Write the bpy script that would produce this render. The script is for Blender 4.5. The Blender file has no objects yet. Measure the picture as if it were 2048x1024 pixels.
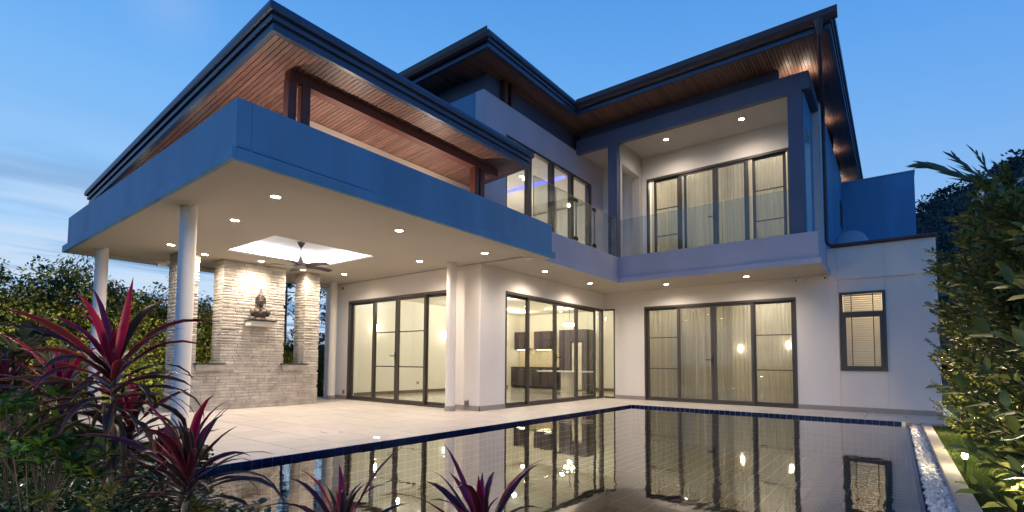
import bpy, bmesh, math, random
import numpy as np
from mathutils import Vector, Matrix, Euler, noise

random.seed(7)
rng = np.random.default_rng(7)
R = math.radians
C = bpy.context.scene.collection
sc = bpy.context.scene

# ------------------------------------------------------------------ camera
cam_d = bpy.data.cameras.new('camera')
cam_o = bpy.data.objects.new('camera', cam_d); C.objects.link(cam_o); sc.camera = cam_o
YAW, PIT, ROL = -0.6805, 0.0570, 0.0087
sy, cy = math.sin(YAW), math.cos(YAW); sp, cp = math.sin(PIT), math.cos(PIT)
fw = Vector((sy*cp, cy*cp, sp)); rt = Vector((cy, -sy, 0)); up = rt.cross(fw)
r2 = math.cos(ROL)*rt + math.sin(ROL)*up; u2 = -math.sin(ROL)*rt + math.cos(ROL)*up
m = Matrix((r2, u2, -fw)).transposed().to_4x4(); m.translation = Vector((6.5669, -13.2683, 0.9891))
cam_o.matrix_world = m
cam_d.sensor_width = 36; cam_d.sensor_fit = 'HORIZONTAL'; cam_d.lens = 997.08/2048*36
cam_d.shift_x = (1024-983.67)/2048; cam_d.shift_y = (667.74-512)/2048
cam_d.clip_start = 0.05; cam_d.clip_end = 2000
CAM = m.translation.copy()

# ------------------------------------------------------------------ world: dusk sky
w = bpy.data.worlds.new('World'); sc.world = w; w.use_nodes = True
nt = w.node_tree; nt.nodes.clear()
def N(nt, t, **k):
    n = nt.nodes.new(t)
    for a, b in k.items(): setattr(n, a, b)
    return n
L = nt.links.new
tc = N(nt, 'ShaderNodeTexCoord'); sep = N(nt, 'ShaderNodeSeparateXYZ'); L(tc.outputs['Generated'], sep.inputs[0])
ramp = N(nt, 'ShaderNodeValToRGB'); ramp.color_ramp.interpolation = 'B_SPLINE'
cr = ramp.color_ramp
stops = [(0.0, (.60, .76, .95)), (.10, (.52, .72, .95)), (.25, (.28, .56, .95)), (.45, (.145, .43, .92)), (.62, (.09, .33, .82)), (.82, (.035, .20, .62)), (1.0, (.02, .13, .50))]
while len(cr.elements) < len(stops): cr.elements.new(.5)
for e, (p, c) in zip(cr.elements, stops): e.position = p; e.color = (*c, 1)
L(sep.outputs['Z'], ramp.inputs[0])
# afterglow side (west-north-west) paler, the opposite side deeper
dot = N(nt, 'ShaderNodeVectorMath', operation='DOT_PRODUCT'); L(tc.outputs['Generated'], dot.inputs[0]); dot.inputs[1].default_value = (-.93, .36, 0)
mr = N(nt, 'ShaderNodeMapRange'); L(dot.outputs['Value'], mr.inputs[0])
mr.inputs[1].default_value = -1; mr.inputs[2].default_value = 1; mr.inputs[3].default_value = 0; mr.inputs[4].default_value = 1
tint = N(nt, 'ShaderNodeMix', data_type='RGBA', blend_type='MIX'); L(mr.outputs[0], tint.inputs[0])
tint.inputs[6].default_value = (.28, .56, .86, 1); tint.inputs[7].default_value = (1.25, 1.14, 1.06, 1)
mul = N(nt, 'ShaderNodeMix', data_type='RGBA', blend_type='MULTIPLY'); mul.inputs[0].default_value = 1
L(ramp.outputs[0], mul.inputs[6]); L(tint.outputs[2], mul.inputs[7])
# thin cloud streaks, projected on a flat layer overhead
zc = N(nt, 'ShaderNodeMath', operation='MAXIMUM'); L(sep.outputs['Z'], zc.inputs[0]); zc.inputs[1].default_value = .03
dx = N(nt, 'ShaderNodeMath', operation='DIVIDE'); L(sep.outputs['X'], dx.inputs[0]); L(zc.outputs[0], dx.inputs[1])
dy = N(nt, 'ShaderNodeMath', operation='DIVIDE'); L(sep.outputs['Y'], dy.inputs[0]); L(zc.outputs[0], dy.inputs[1])
cb = N(nt, 'ShaderNodeCombineXYZ'); L(dx.outputs[0], cb.inputs[0]); L(dy.outputs[0], cb.inputs[1])
mp = N(nt, 'ShaderNodeMapping'); L(cb.outputs[0], mp.inputs[0]); mp.inputs['Scale'].default_value = (1.1, .40, 1); mp.inputs['Rotation'].default_value = (0, 0, R(24)); mp.inputs['Location'].default_value = (3.1, 1.7, 0)
nz = N(nt, 'ShaderNodeTexNoise'); L(mp.outputs[0], nz.inputs['Vector']); nz.inputs['Scale'].default_value = 1.0; nz.inputs['Detail'].default_value = 7; nz.inputs['Roughness'].default_value = .55
mp2 = N(nt, 'ShaderNodeMapping'); L(cb.outputs[0], mp2.inputs[0]); mp2.inputs['Scale'].default_value = (.95, .26, 1); mp2.inputs['Location'].default_value = (-5.2, 2.7, 0); mp2.inputs['Rotation'].default_value = (0, 0, R(24))
nz2 = N(nt, 'ShaderNodeTexNoise'); L(mp2.outputs[0], nz2.inputs['Vector']); nz2.inputs['Scale'].default_value = 1.0; nz2.inputs['Detail'].default_value = 6
def mrange(src, a, b, c, d):
    n = N(nt, 'ShaderNodeMapRange'); L(src, n.inputs[0])
    for i, v in enumerate((a, b, c, d)): n.inputs[1+i].default_value = v
    n.interpolation_type = 'SMOOTHSTEP'
    return n.outputs[0]
low = mrange(sep.outputs['Z'], .42, .12, 0, 1)      # clouds gather near the horizon
west = mrange(dot.outputs['Value'], .0, .8, .12, 1)
def mulv(a, b):
    n = N(nt, 'ShaderNodeMath', operation='MULTIPLY'); L(a, n.inputs[0])
    if isinstance(b, (int, float)): n.inputs[1].default_value = b
    else: L(b, n.inputs[1])
    return n.outputs[0]
wmask = mulv(mulv(mrange(nz.outputs[0], .42, .66, 0, 1), low), west)
m1 = N(nt, 'ShaderNodeMix', data_type='RGBA'); L(mulv(wmask, .6), m1.inputs[0]); L(mul.outputs[2], m1.inputs[6]); m1.inputs[7].default_value = (.72, .80, .92, 1)
dmask = mulv(mulv(mrange(nz2.outputs[0], .47, .62, 0, 1), low), west)
m2 = N(nt, 'ShaderNodeMix', data_type='RGBA'); L(mulv(dmask, .85), m2.inputs[0]); L(m1.outputs[2], m2.inputs[6]); m2.inputs[7].default_value = (.12, .30, .60, 1)
# a small faint wisp higher up
d3 = N(nt, 'ShaderNodeVectorMath', operation='DISTANCE'); L(tc.outputs['Generated'], d3.inputs[0]); d3.inputs[1].default_value = Vector((-.8125, .2435, .53)).normalized()
wm = mulv(mulv(mrange(d3.outputs['Value'], .085, .0, 0, 1), mrange(nz.outputs[0], .3, .65, .3, 1)), .45)
m3 = N(nt, 'ShaderNodeMix', data_type='RGBA'); L(wm, m3.inputs[0]); L(m2.outputs[2], m3.inputs[6]); m3.inputs[7].default_value = (.45, .62, .92, 1)
bg = N(nt, 'ShaderNodeBackground'); L(m3.outputs[2], bg.inputs[0]); bg.inputs[1].default_value = .87
wo = N(nt, 'ShaderNodeOutputWorld'); L(bg.outputs[0], wo.inputs[0])

sc.view_settings.view_transform = 'Standard'; sc.view_settings.look = 'None'
sc.view_settings.exposure = .14; sc.view_settings.gamma = 1
sc.cycles.max_bounces = 8; sc.cycles.diffuse_bounces = 4; sc.cycles.glossy_bounces = 4
sc.cycles.transparent_max_bounces = 16; sc.cycles.transmission_bounces = 4
sc.cycles.caustics_reflective = False; sc.cycles.caustics_refractive = False
sc.cycles.sample_clamp_indirect = 4; sc.cycles.use_denoising = True
sc.cycles.use_light_tree = True

# ------------------------------------------------------------------ materials
def mat(name, col, rough=.6, var=.08, scale=6, bump=0, bscale=40, spec=.5, metal=0, coord='Object', stretch=None, attr=None, coat=0, col2=None):
    M = bpy.data.materials.new(name); M.use_nodes = True
    t = M.node_tree; b = t.nodes['Principled BSDF']; l = t.links.new
    b.inputs['Roughness'].default_value = rough; b.inputs['Metallic'].default_value = metal
    b.inputs['Specular IOR Level'].default_value = spec; b.inputs['Coat Weight'].default_value = coat
    co = N(t, 'ShaderNodeTexCoord').outputs[coord]
    if coord == 'Object':      # world-ish position keeps neighbouring pieces from repeating
        g = N(t, 'ShaderNodeNewGeometry'); co = g.outputs['Position']
    if stretch:
        mp = N(t, 'ShaderNodeMapping'); l(co, mp.inputs[0]); mp.inputs['Scale'].default_value = stretch; co = mp.outputs[0]
    nz = N(t, 'ShaderNodeTexNoise'); l(co, nz.inputs['Vector']); nz.inputs['Scale'].default_value = scale; nz.inputs['Detail'].default_value = 5
    rmp = N(t, 'ShaderNodeValToRGB'); l(nz.outputs[0], rmp.inputs[0])
    a = Vector(col); b2 = Vector(col2) if col2 else a
    rmp.color_ramp.elements[0].position = .3; rmp.color_ramp.elements[1].position = .7
    rmp.color_ramp.elements[0].color = (*(a*(1-var)), 1); rmp.color_ramp.elements[1].color = (*[min(1, v) for v in b2*(1+var)], 1)
    out = rmp.outputs[0]
    # every object a touch lighter or darker
    oi = N(t, 'ShaderNodeObjectInfo'); mr = N(t, 'ShaderNodeMapRange'); l(oi.outputs['Random'], mr.inputs[0]); mr.inputs[3].default_value = 1-var*.8; mr.inputs[4].default_value = 1+var*.8
    mm = N(t, 'ShaderNodeVectorMath', operation='SCALE'); l(out, mm.inputs[0]); l(mr.outputs[0], mm.inputs['Scale']); out = mm.outputs[0]
    if attr:
        at = N(t, 'ShaderNodeAttribute', attribute_name=attr)
        mx = N(t, 'ShaderNodeMix', data_type='RGBA', blend_type='MULTIPLY'); mx.inputs[0].default_value = 1
        l(out, mx.inputs[6]); l(at.outputs['Color'], mx.inputs[7]); out = mx.outputs[2]
    l(out, b.inputs['Base Color'])
    if bump:
        n2 = N(t, 'ShaderNodeTexNoise'); l(co, n2.inputs['Vector']); n2.inputs['Scale'].default_value = bscale; n2.inputs['Detail'].default_value = 4
        bp = N(t, 'ShaderNodeBump'); bp.inputs['Strength'].default_value = bump; bp.inputs['Distance'].default_value = .01
        l(n2.outputs[0], bp.inputs['Height']); l(bp.outputs[0], b.inputs['Normal'])
    return M
def emis(name, col, s):
    M = bpy.data.materials.new(name); M.use_nodes = True; t = M.node_tree; t.nodes.clear()
    e = N(t, 'ShaderNodeEmission'); e.inputs[0].default_value = (*col, 1); e.inputs[1].default_value = s
    t.links.new(e.outputs[0], N(t, 'ShaderNodeOutputMaterial').inputs[0]); return M
def glassmat(name, tint=(.9, .92, .9), ior=1.45, gain=1.0):
    M = bpy.data.materials.new(name); M.use_nodes = True; t = M.node_tree; t.nodes.clear(); l = t.links.new
    tr = N(t, 'ShaderNodeBsdfTransparent'); tr.inputs[0].default_value = (*tint, 1)
    gl = N(t, 'ShaderNodeBsdfGlossy'); gl.inputs['Roughness'].default_value = .01
    fr = N(t, 'ShaderNodeFresnel'); gm = N(t, 'ShaderNodeNewGeometry'); mi = N(t, 'ShaderNodeMix', data_type='FLOAT')
    l(gm.outputs['Backfacing'], mi.inputs[0]); mi.inputs[2].default_value = ior; mi.inputs[3].default_value = 1/ior; l(mi.outputs[0], fr.inputs[0])   # thin pane: same sheen on both faces
    mu = N(t, 'ShaderNodeMath', operation='MULTIPLY'); l(fr.outputs[0], mu.inputs[0]); mu.inputs[1].default_value = gain
    mx = N(t, 'ShaderNodeMixShader'); l(mu.outputs[0], mx.inputs[0]); l(tr.outputs[0], mx.inputs[1]); l(gl.outputs[0], mx.inputs[2])
    l(mx.outputs[0], N(t, 'ShaderNodeOutputMaterial').inputs[0]); return M
def leafmat(name, c1, c2, rough=.4, trans=.25, attr=None):
    M = bpy.data.materials.new(name); M.use_nodes = True; t = M.node_tree; b = t.nodes['Principled BSDF']; l = t.links.new
    b.inputs['Roughness'].default_value = rough; b.inputs['Specular IOR Level'].default_value = .5
    g = N(t, 'ShaderNodeNewGeometry'); nz = N(t, 'ShaderNodeTexNoise'); l(g.outputs['Position'], nz.inputs['Vector']); nz.inputs['Scale'].default_value = 2.2; nz.inputs['Detail'].default_value = 3
    ad = N(t, 'ShaderNodeMath', operation='ADD'); l(nz.outputs[0], ad.inputs[0])
    mr = N(t, 'ShaderNodeMapRange'); l(g.outputs['Random Per Island'], mr.inputs[0]); mr.inputs[3].default_value = -.3; mr.inputs[4].default_value = .3; l(mr.outputs[0], ad.inputs[1])
    rp = N(t, 'ShaderNodeValToRGB'); l(ad.outputs[0], rp.inputs[0]); rp.color_ramp.elements[0].position = .25; rp.color_ramp.elements[1].position = .8
    rp.color_ramp.elements[0].color = (*c1, 1); rp.color_ramp.elements[1].color = (*c2, 1); out = rp.outputs[0]
    if attr:
        at = N(t, 'ShaderNodeAttribute', attribute_name=attr); out = at.outputs['Color']
    l(out, b.inputs['Base Color'])
    tl = N(t, 'ShaderNodeBsdfTranslucent'); l(out, tl.inputs[0])
    mx = N(t, 'ShaderNodeMixShader'); mx.inputs[0].default_value = trans; l(b.outputs[0], mx.inputs[1]); l(tl.outputs[0], mx.inputs[2])
    l(mx.outputs[0], t.nodes['Material Output'].inputs[0]); return M

MT = {}
MT['plaster'] = mat('white plaster', (.83, .765, .70), .75, .05, 1.1, .10, 90, stretch=(1, 1, .5))
MT['panel'] = mat('warm light tinted wall panel', (.84, .73, .64), .7, .03, 1.2, .05, 90)  # warm lamp wash put into the panel colour
MT['fascia'] = mat('sky tinted pale fascia paint', (.115, .29, .46), .55, .17, 1.6, .06, 60, stretch=(1, 1, .22))  # blue sky light mixed into the paint, also used on the white walls
MT['balcony'] = mat('bounce light tinted balcony paint', (.52, .48, .53), .6, .07, 1.3, .06, 60)  # lilac of sky and warm bounce light put into the paint
MT['slate'] = mat('slate grey frame paint', (.09, .105, .165), .6, .06, 1.5, .06, 60)
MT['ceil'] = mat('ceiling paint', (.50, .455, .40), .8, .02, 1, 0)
MT['ceilwhite'] = mat('white ceiling recess paint', (.85, .85, .86), .8, .01, 1, 0)
MT['inner'] = mat('interior wall paint', (.80, .76, .68), .8, .02, 1, 0)
MT['intfloor'] = mat('polished interior floor', (.62, .58, .50), .12, .05, 1.5, 0, spec=.6)
MT['frame'] = mat('dark bronze aluminium', (.085, .073, .062), .38, .06, 3, 0, metal=.3)
MT['black'] = mat('black metal', (.015, .015, .016), .4, .1, 4)
MT['hinge'] = mat('dark hinge metal', (.03, .03, .03), .35, .1, 4, metal=.8)
MT['wood'] = mat('red brown timber soffit', (.19, .104, .082), .42, .3, 3, .12, 30, stretch=(1.2, 18, 18), spec=.5)
MT['wood2'] = mat('brown timber soffit', (.17, .098, .074), .45, .28, 3, .12, 30, stretch=(18, 1.2, 18), spec=.5)
MT['post'] = mat('dark red brown timber post', (.12, .035, .022), .45, .2, 4, .1, 40, stretch=(10, 10, 1))
MT['roof'] = mat('dark roof fascia', (.045, .075, .14), .36, .12, 2.5, .05, 40)
MT['rooftop'] = mat('roof tiles', (.05, .055, .065), .6, .1, 3)
MT['deck'] = mat('beige deck tile', (.52, .455, .39), .5, .075, 5, .08, 80)
MT['grout'] = mat('grey grout', (.30, .27, .23), .9, .1, 8)
MT['skirt'] = mat('grey stone skirting', (.34, .30, .26), .5, .08, 8, .1, 60)
MT['stone'] = mat('split face sandstone', (.50, .44, .38), .85, .16, 5, .6, 45, col2=(.56, .50, .43))
MT['mortar'] = mat('dark stone joint', (.30, .26, .22), .95, .1, 9)
MT['slab'] = mat('black stone slab', (.03, .028, .027), .4, .2, 8)
MT['bronze'] = mat('aged dark bronze', (.085, .065, .05), .5, .35, 14, .4, 90, metal=.2)
MT['blue'] = mat('cobalt glazed tile', (.006, .013, .075), .14, .3, 9, 0, spec=.4)
MT['ptile'] = mat('grey green pool floor tile', (.30, .34, .305), .25, .2, 3)
MT['pgrout'] = mat('pale green pool grout', (.72, .90, .80), .7, .05, 4)
MT['kerb'] = mat('pale concrete kerb', (.36, .34, .32), .85, .12, 25, .3, 120)
MT['pebble'] = mat('white grey pebble', (.80, .79, .80), .6, .2, 20, .1, 60)
MT['soil'] = mat('dark garden soil', (.035, .028, .02), .95, .3, 12, .5, 40)
MT['lawn'] = mat('lawn base', (.06, .10, .02), .95, .2, 14, .4, 60)
MT['grass'] = leafmat('grass blades', (.045, .085, .015), (.095, .14, .025), .6, .3)
MT['hedge'] = leafmat('dark green hedge leaves', (.045, .07, .016), (.20, .205, .04), .42, .3)
MT['tree'] = leafmat('dark blue green tree leaves', (.015, .035, .018), (.05, .08, .03), .5, .25)
MT['hedge2'] = leafmat('olive green broad leaves', (.075, .105, .022), (.22, .235, .055), .45, .25)
MT['cover'] = leafmat('ground cover leaves', (.02, .06, .025), (.07, .13, .03), .28, .2)
MT['bright'] = leafmat('mid green leaves', (.025, .075, .012), (.075, .15, .02), .45, .35)
MT['croton'] = leafmat('speckled yellow green leaves', (.06, .09, .015), (.30, .27, .06), .4, .3)
MT['rosette'] = leafmat('yellow edged leaves', (.08, .10, .04), (.50, .40, .17), .4, .3)
MT['ti'] = leafmat('maroon strap leaf', (.1, .02, .03), (.2, .03, .05), .33, .25, attr='leafcol')
MT['palm'] = leafmat('olive palm leaflets', (.04, .06, .02), (.13, .13, .05), .5, .2)
MT['bark'] = mat('dark bark', (.05, .038, .028), .9, .3, 20, .4, 60)
MT['hill'] = leafmat('haze tinted forest leaves', (.018, .045, .05), (.05, .09, .10), .9, .1)  # bluish leaf colour stands in for haze over the distance
MT['glass'] = glassmat('window glass', (.90, .91, .88), 1.5, .9)
MT['bglass'] = glassmat('balustrade glass', (.86, .90, .90), 1.5, 1.0)
MT['cab'] = mat('aubergine cabinet gloss', (.045, .03, .042), .25, .05, 3)
MT['splash'] = mat('cream mosaic splashback', (.70, .60, .42), .3, .12, 20)
MT['white'] = mat('white lacquer', (.8, .78, .74), .35, .02, 3)
MT['marble'] = mat('cream marble', (.62, .55, .44), .3, .18, 3)
MT['chrome'] = mat('brushed nickel', (.32, .30, .28), .3, .05, 4, metal=.9)
MT['blade'] = mat('dark walnut fan blade', (.05, .035, .028), .35, .1, 8)
MT['blind'] = mat('cream blind slat', (.72, .60, .44), .55, .03, 5)
MT['gutter'] = mat('dark brown gutter', (.06, .035, .035), .4, .1, 4)
MT['dish'] = mat('pale blue grey dish', (.35, .42, .5), .5, .05, 4)
MT['fence'] = mat('charcoal fence sheet', (.05, .055, .06), .6, .1, 4)
MT['led_warm'] = emis('warm lamp glow', (1, .86, .66), 60)
MT['led_cove'] = emis('white strip glow', (.90, .93, 1), 16)
MT['led_violet'] = emis('violet strip glow', (.12, .13, 1), 4.5)
MT['sconce'] = emis('sconce glow', (1, .86, .62), 26)
MT['under'] = emis('cabinet light glow', (1, .85, .6), 14)
MT['bulb'] = emis('added lamp bulb glow', (1, .85, .62), 8)
MT['garden'] = emis('garden lamp glow', (1, .85, .62), 120)

# curtain: sheer cloth
def curtainmat(name, col, see=.3):
    M = bpy.data.materials.new(name); M.use_nodes = True; t = M.node_tree; t.nodes.clear(); l = t.links.new
    d = N(t, 'ShaderNodeBsdfDiffuse'); tl = N(t, 'ShaderNodeBsdfTranslucent'); tr = N(t, 'ShaderNodeBsdfTransparent')
    d.inputs[0].default_value = (*col, 1); tl.inputs[0].default_value = (*col, 1); tr.inputs[0].default_value = (.95, .93, .88, 1)
    a = N(t, 'ShaderNodeMixShader'); a.inputs[0].default_value = .6; l(d.outputs[0], a.inputs[1]); l(tl.outputs[0], a.inputs[2])
    b = N(t, 'ShaderNodeMixShader'); b.inputs[0].default_value = see
    l(a.outputs[0], b.inputs[1]); l(tr.outputs[0], b.inputs[2]); l(b.outputs[0], N(t, 'ShaderNodeOutputMaterial').inputs[0]); return M
MT['sheer'] = curtainmat('cream sheer curtain', (.72, .67, .58), .22)
# water
def watermat():
    M = bpy.data.materials.new('pool water'); M.use_nodes = True; t = M.node_tree; t.nodes.clear(); l = t.links.new
    g = N(t, 'ShaderNodeNewGeometry'); mp = N(t, 'ShaderNodeMapping'); l(g.outputs['Position'], mp.inputs[0]); mp.inputs['Scale'].default_value = (1, .55, 1); mp.inputs['Rotation'].default_value = (0, 0, .5)
    n = N(t, 'ShaderNodeTexNoise'); l(mp.outputs[0], n.inputs['Vector']); n.inputs['Scale'].default_value = 3.2; n.inputs['Detail'].default_value = 3; n.inputs['Distortion'].default_value = .6
    n2 = N(t, 'ShaderNodeTexNoise'); l(g.outputs['Position'], n2.inputs['Vector']); n2.inputs['Scale'].default_value = .45; n2.inputs['Detail'].default_value = 1
    mr = N(t, 'ShaderNodeMapRange'); l(n2.outputs[0], mr.inputs[0]); mr.inputs[1].default_value = .42; mr.inputs[2].default_value = .68; mr.inputs[3].default_value = .15; mr.inputs[4].default_value = 1
    mu = N(t, 'ShaderNodeMath', operation='MULTIPLY'); l(n.outputs[0], mu.inputs[0]); l(mr.outputs[0], mu.inputs[1])
    bp = N(t, 'ShaderNodeBump'); bp.inputs['Strength'].default_value = .22; bp.inputs['Distance'].default_value = .02; l(mu.outputs[0], bp.inputs['Height'])
    tr = N(t, 'ShaderNodeBsdfTransparent'); tr.inputs[0].default_value = (.82, .95, .90, 1)
    gl = N(t, 'ShaderNodeBsdfGlossy'); gl.inputs['Roughness'].default_value = .012; gl.inputs[0].default_value = (1, 1, 1, 1); l(bp.outputs[0], gl.inputs['Normal'])
    fr = N(t, 'ShaderNodeFresnel'); fr.inputs[0].default_value = 3.0; l(bp.outputs[0], fr.inputs['Normal'])
    ma = N(t, 'ShaderNodeMath', operation='MULTIPLY_ADD'); ma.use_clamp = True; l(fr.outputs[0], ma.inputs[0]); ma.inputs[1].default_value = 1.05; ma.inputs[2].default_value = .09
    mx = N(t, 'ShaderNodeMixShader'); l(ma.outputs[0], mx.inputs[0]); l(tr.outputs[0], mx.inputs[1]); l(gl.outputs[0], mx.inputs[2])
    l(mx.outputs[0], N(t, 'ShaderNodeOutputMaterial').inputs[0]); return M
MT['water'] = watermat()

# ------------------------------------------------------------------ helpers
def tag(o, label=None, cat=None, group=None, kind=None):
    if label: o['label'] = label
    if cat: o['category'] = cat
    if group: o['group'] = group
    if kind: o['kind'] = kind
    return o
def empty(name, loc=(0, 0, 0), label=None, cat=None, group=None, kind=None):
    o = bpy.data.objects.new(name, None); C.objects.link(o); o.location = loc; o.empty_display_size = .2
    return tag(o, label, cat, group, kind)
def wloc(o):
    v = Vector((0, 0, 0))
    while o is not None: v += o.location if not o.get('_pinv') else Vector((0, 0, 0)); o = o.parent
    return v
def setparent(o, p):
    """o's vertices are in world coordinates: keep them there."""
    o.parent = p
    off = Vector((0, 0, 0)); q = p
    while q is not None:
        off += q.location + q.matrix_parent_inverse.translation if q.parent is not None else q.location
        q = q.parent
    o.matrix_parent_inverse = Matrix.Translation(-off)
    return o
def link(name, me, parent=None):
    o = bpy.data.objects.new(name, me); C.objects.link(o)
    if parent is not None: setparent(o, parent)
    return o
class MB:
    def __init__(s): s.v = []; s.f = []; s.m = []; s.mi = 0
    def add(s, vs, fs):
        n = len(s.v); s.v += [tuple(x) for x in vs]; s.f += [tuple(i+n for i in f) for f in fs]; s.m += [s.mi]*len(fs); return s
    def box(s, x0, x1, y0, y1, z0, z1):
        if x0 > x1: x0, x1 = x1, x0
        if y0 > y1: y0, y1 = y1, y0
        if z0 > z1: z0, z1 = z1, z0
        return s.add([(x0,y0,z0),(x1,y0,z0),(x1,y1,z0),(x0,y1,z0),(x0,y0,z1),(x1,y0,z1),(x1,y1,z1),(x0,y1,z1)],
                     [(0,3,2,1),(4,5,6,7),(0,1,5,4),(1,2,6,5),(2,3,7,6),(3,0,4,7)])
    def tube(s, p, q, r0, r1=None, n=12, cap=True):
        r1 = r0 if r1 is None else r1; p = Vector(p); q = Vector(q); d = (q-p).normalized()
        a = d.orthogonal().normalized(); b = d.cross(a); vs = []
        for c, r in ((p, r0), (q, r1)):
            for i in range(n): t = 2*math.pi*i/n; vs.append(c + a*r*math.cos(t) + b*r*math.sin(t))
        fs = [(i, (i+1) % n, n+(i+1) % n, n+i) for i in range(n)]
        if cap: fs += [tuple(range(n))[::-1], tuple(range(n, 2*n))]
        return s.add(vs, fs)
    def path(s, pts, rad, n=8):
        pts = [Vector(p) for p in pts]; k = len(pts); vs = []; prev = None
        for i, p in enumerate(pts):
            d = (pts[min(i+1, k-1)] - pts[max(i-1, 0)]).normalized()
            a = d.orthogonal().normalized() if prev is None else (prev - d*prev.dot(d)).normalized()
            prev = a; b = d.cross(a); r = rad[i] if hasattr(rad, '__len__') else rad
            for j in range(n): t = 2*math.pi*j/n; vs.append(p + a*r*math.cos(t) + b*r*math.sin(t))
        fs = [(i*n+j, i*n+(j+1) % n, (i+1)*n+(j+1) % n, (i+1)*n+j) for i in range(k-1) for j in range(n)]
        fs += [tuple(range(n))[::-1], tuple(range((k-1)*n, k*n))]
        return s.add(vs, fs)
    def lathe(s, prof, c, n=24):
        cx, cy, cz = c; vs = []
        for r, z in prof:
            for i in range(n): t = 2*math.pi*i/n; vs.append((cx+r*math.cos(t), cy+r*math.sin(t), cz+z))
        k = len(prof)
        fs = [(i*n+j, i*n+(j+1) % n, (i+1)*n+(j+1) % n, (i+1)*n+j) for i in range(k-1) for j in range(n)]
        fs += [tuple(range(n))[::-1], tuple(range((k-1)*n, k*n))]
        return s.add(vs, fs)
    def build(s, name, material, parent=None, smooth=False, bevel=0):
        me = bpy.data.meshes.new(name); me.from_pydata(s.v, [], s.f)
        mats = material if isinstance(material, (list, tuple)) else [material]
        for mm in mats: me.materials.append(mm)
        if len(mats) > 1: me.polygons.foreach_set('material_index', s.m)
        me.update()
        o = link(name, me, parent)
        if smooth:
            me.polygons.foreach_set('use_smooth', [True]*len(me.polygons))
            try: me.set_sharp_from_angle(angle=R(40))
            except Exception: pass
        if bevel:
            md = o.modifiers.new('bevel', 'BEVEL'); md.width = bevel; md.segments = 2; md.limit_method = 'ANGLE'
        return o
def fast_mesh(name, V, F, material, parent=None, smooth=False, cols=None):
    """V (n,3), F (m,k) arrays -> one mesh quickly"""
    me = bpy.data.meshes.new(name); n = len(V); m_, k = F.shape
    me.vertices.add(n); me.vertices.foreach_set('co', np.asarray(V, np.float32).ravel())
    me.loops.add(m_*k); me.loops.foreach_set('vertex_index', F.astype(np.int32).ravel())
    me.polygons.add(m_); me.polygons.foreach_set('loop_start', np.arange(0, m_*k, k, dtype=np.int32))
    try: me.polygons.foreach_set('loop_total', np.full(m_, k, np.int32))
    except Exception: pass
    me.update(calc_edges=True); me.validate()
    me.materials.append(material)
    if cols is not None:
        a = me.color_attributes.new('leafcol', 'FLOAT_COLOR', 'POINT'); a.data.foreach_set('color', np.asarray(cols, np.float32).ravel())
    if smooth: me.polygons.foreach_set('use_smooth', np.ones(m_, bool))
    return link(name, me, parent) if parent is not False else me
# wall-plane mappings: (s along wall, depth outwards, z) -> box
def YF(y0):      # wall faces -Y
    return lambda mb, s0, s1, d0, d1, z0, z1: mb.box(s0, s1, y0-d1, y0-d0, z0, z1)
def XF(x0):      # wall faces +X
    return lambda mb, s0, s1, d0, d1, z0, z1: mb.box(x0+d0, x0+d1, s0, s1, z0, z1)
def wall(F, s0, s1, z0, z1, t, holes, name, material, parent):
    """solid wall split around rectangular holes (sa, sb, za, zb)"""
    mb = MB(); xs = sorted({s0, s1, *[h[0] for h in holes], *[h[1] for h in holes]})
    for a, b in zip(xs[:-1], xs[1:]):
        if a < s0-1e-6 or b > s1+1e-6: continue
        c = (a+b)/2; cuts = sorted([(h[2], h[3]) for h in holes if h[0] < c < h[1]]); z = z0
        for za, zb in cuts:
            if za > z+1e-6: F(mb, a, b, -t, 0, z, za)
            z = zb
        if z < z1-1e-6: F(mb, a, b, -t, 0, z, z1)
    return mb.build(name, material, parent)

# ================================================================== STRUCTURE
ground = MB(); ground.box(-400, 6.67-.0, -400, -12.9, -.5, -.05); ground.build('ground', MT['soil']).__setitem__('kind', 'structure')
g2 = MB()
for (a, b, c_, d) in [(-400, -6.3, -12.9, 400), (-6.3, 400, 12, 400), (9.4, 400, -400, 12), (6.67, 9.4, -400, -12.9)]:
    g2.box(a, b, c_, d, -.5, -.06)
g2.build('ground', MT['soil'])['kind'] = 'structure'

house = empty('modern_house', (0, 0, 0), 'white two storey modern house with timber soffits, lit glass doors and slate balcony frame', 'house')
H = house
P, Pn = MT['plaster'], MT['panel']
# ---- lower walls
FW = YF(0.0); FK = XF(0.0); FL = YF(-5.54)
wall(FW, 0.35, 5.45, 0, 3.02, .22, [(1.22, 4.82, -1, 2.55)], 'wall', P, H)
mb = MB(); mb.box(0, .35, 0, .22, 2.55, 3.02); mb.build('wall', P, H)
wall(FK, -5.54, 0, 0, 3.02, .22, [(-4.69, 0.0, -1, 2.55)], 'wall', P, H)
wall(FL, -5.35, -.22, 0, 3.02, .22, [(-4.51, -.90, -1, 2.55)], 'wall', P, H)
mb = MB(); mb.box(-5.57, -5.35, -5.54, 3.2, 0, 3.02); mb.build('wall', P, H)
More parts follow.
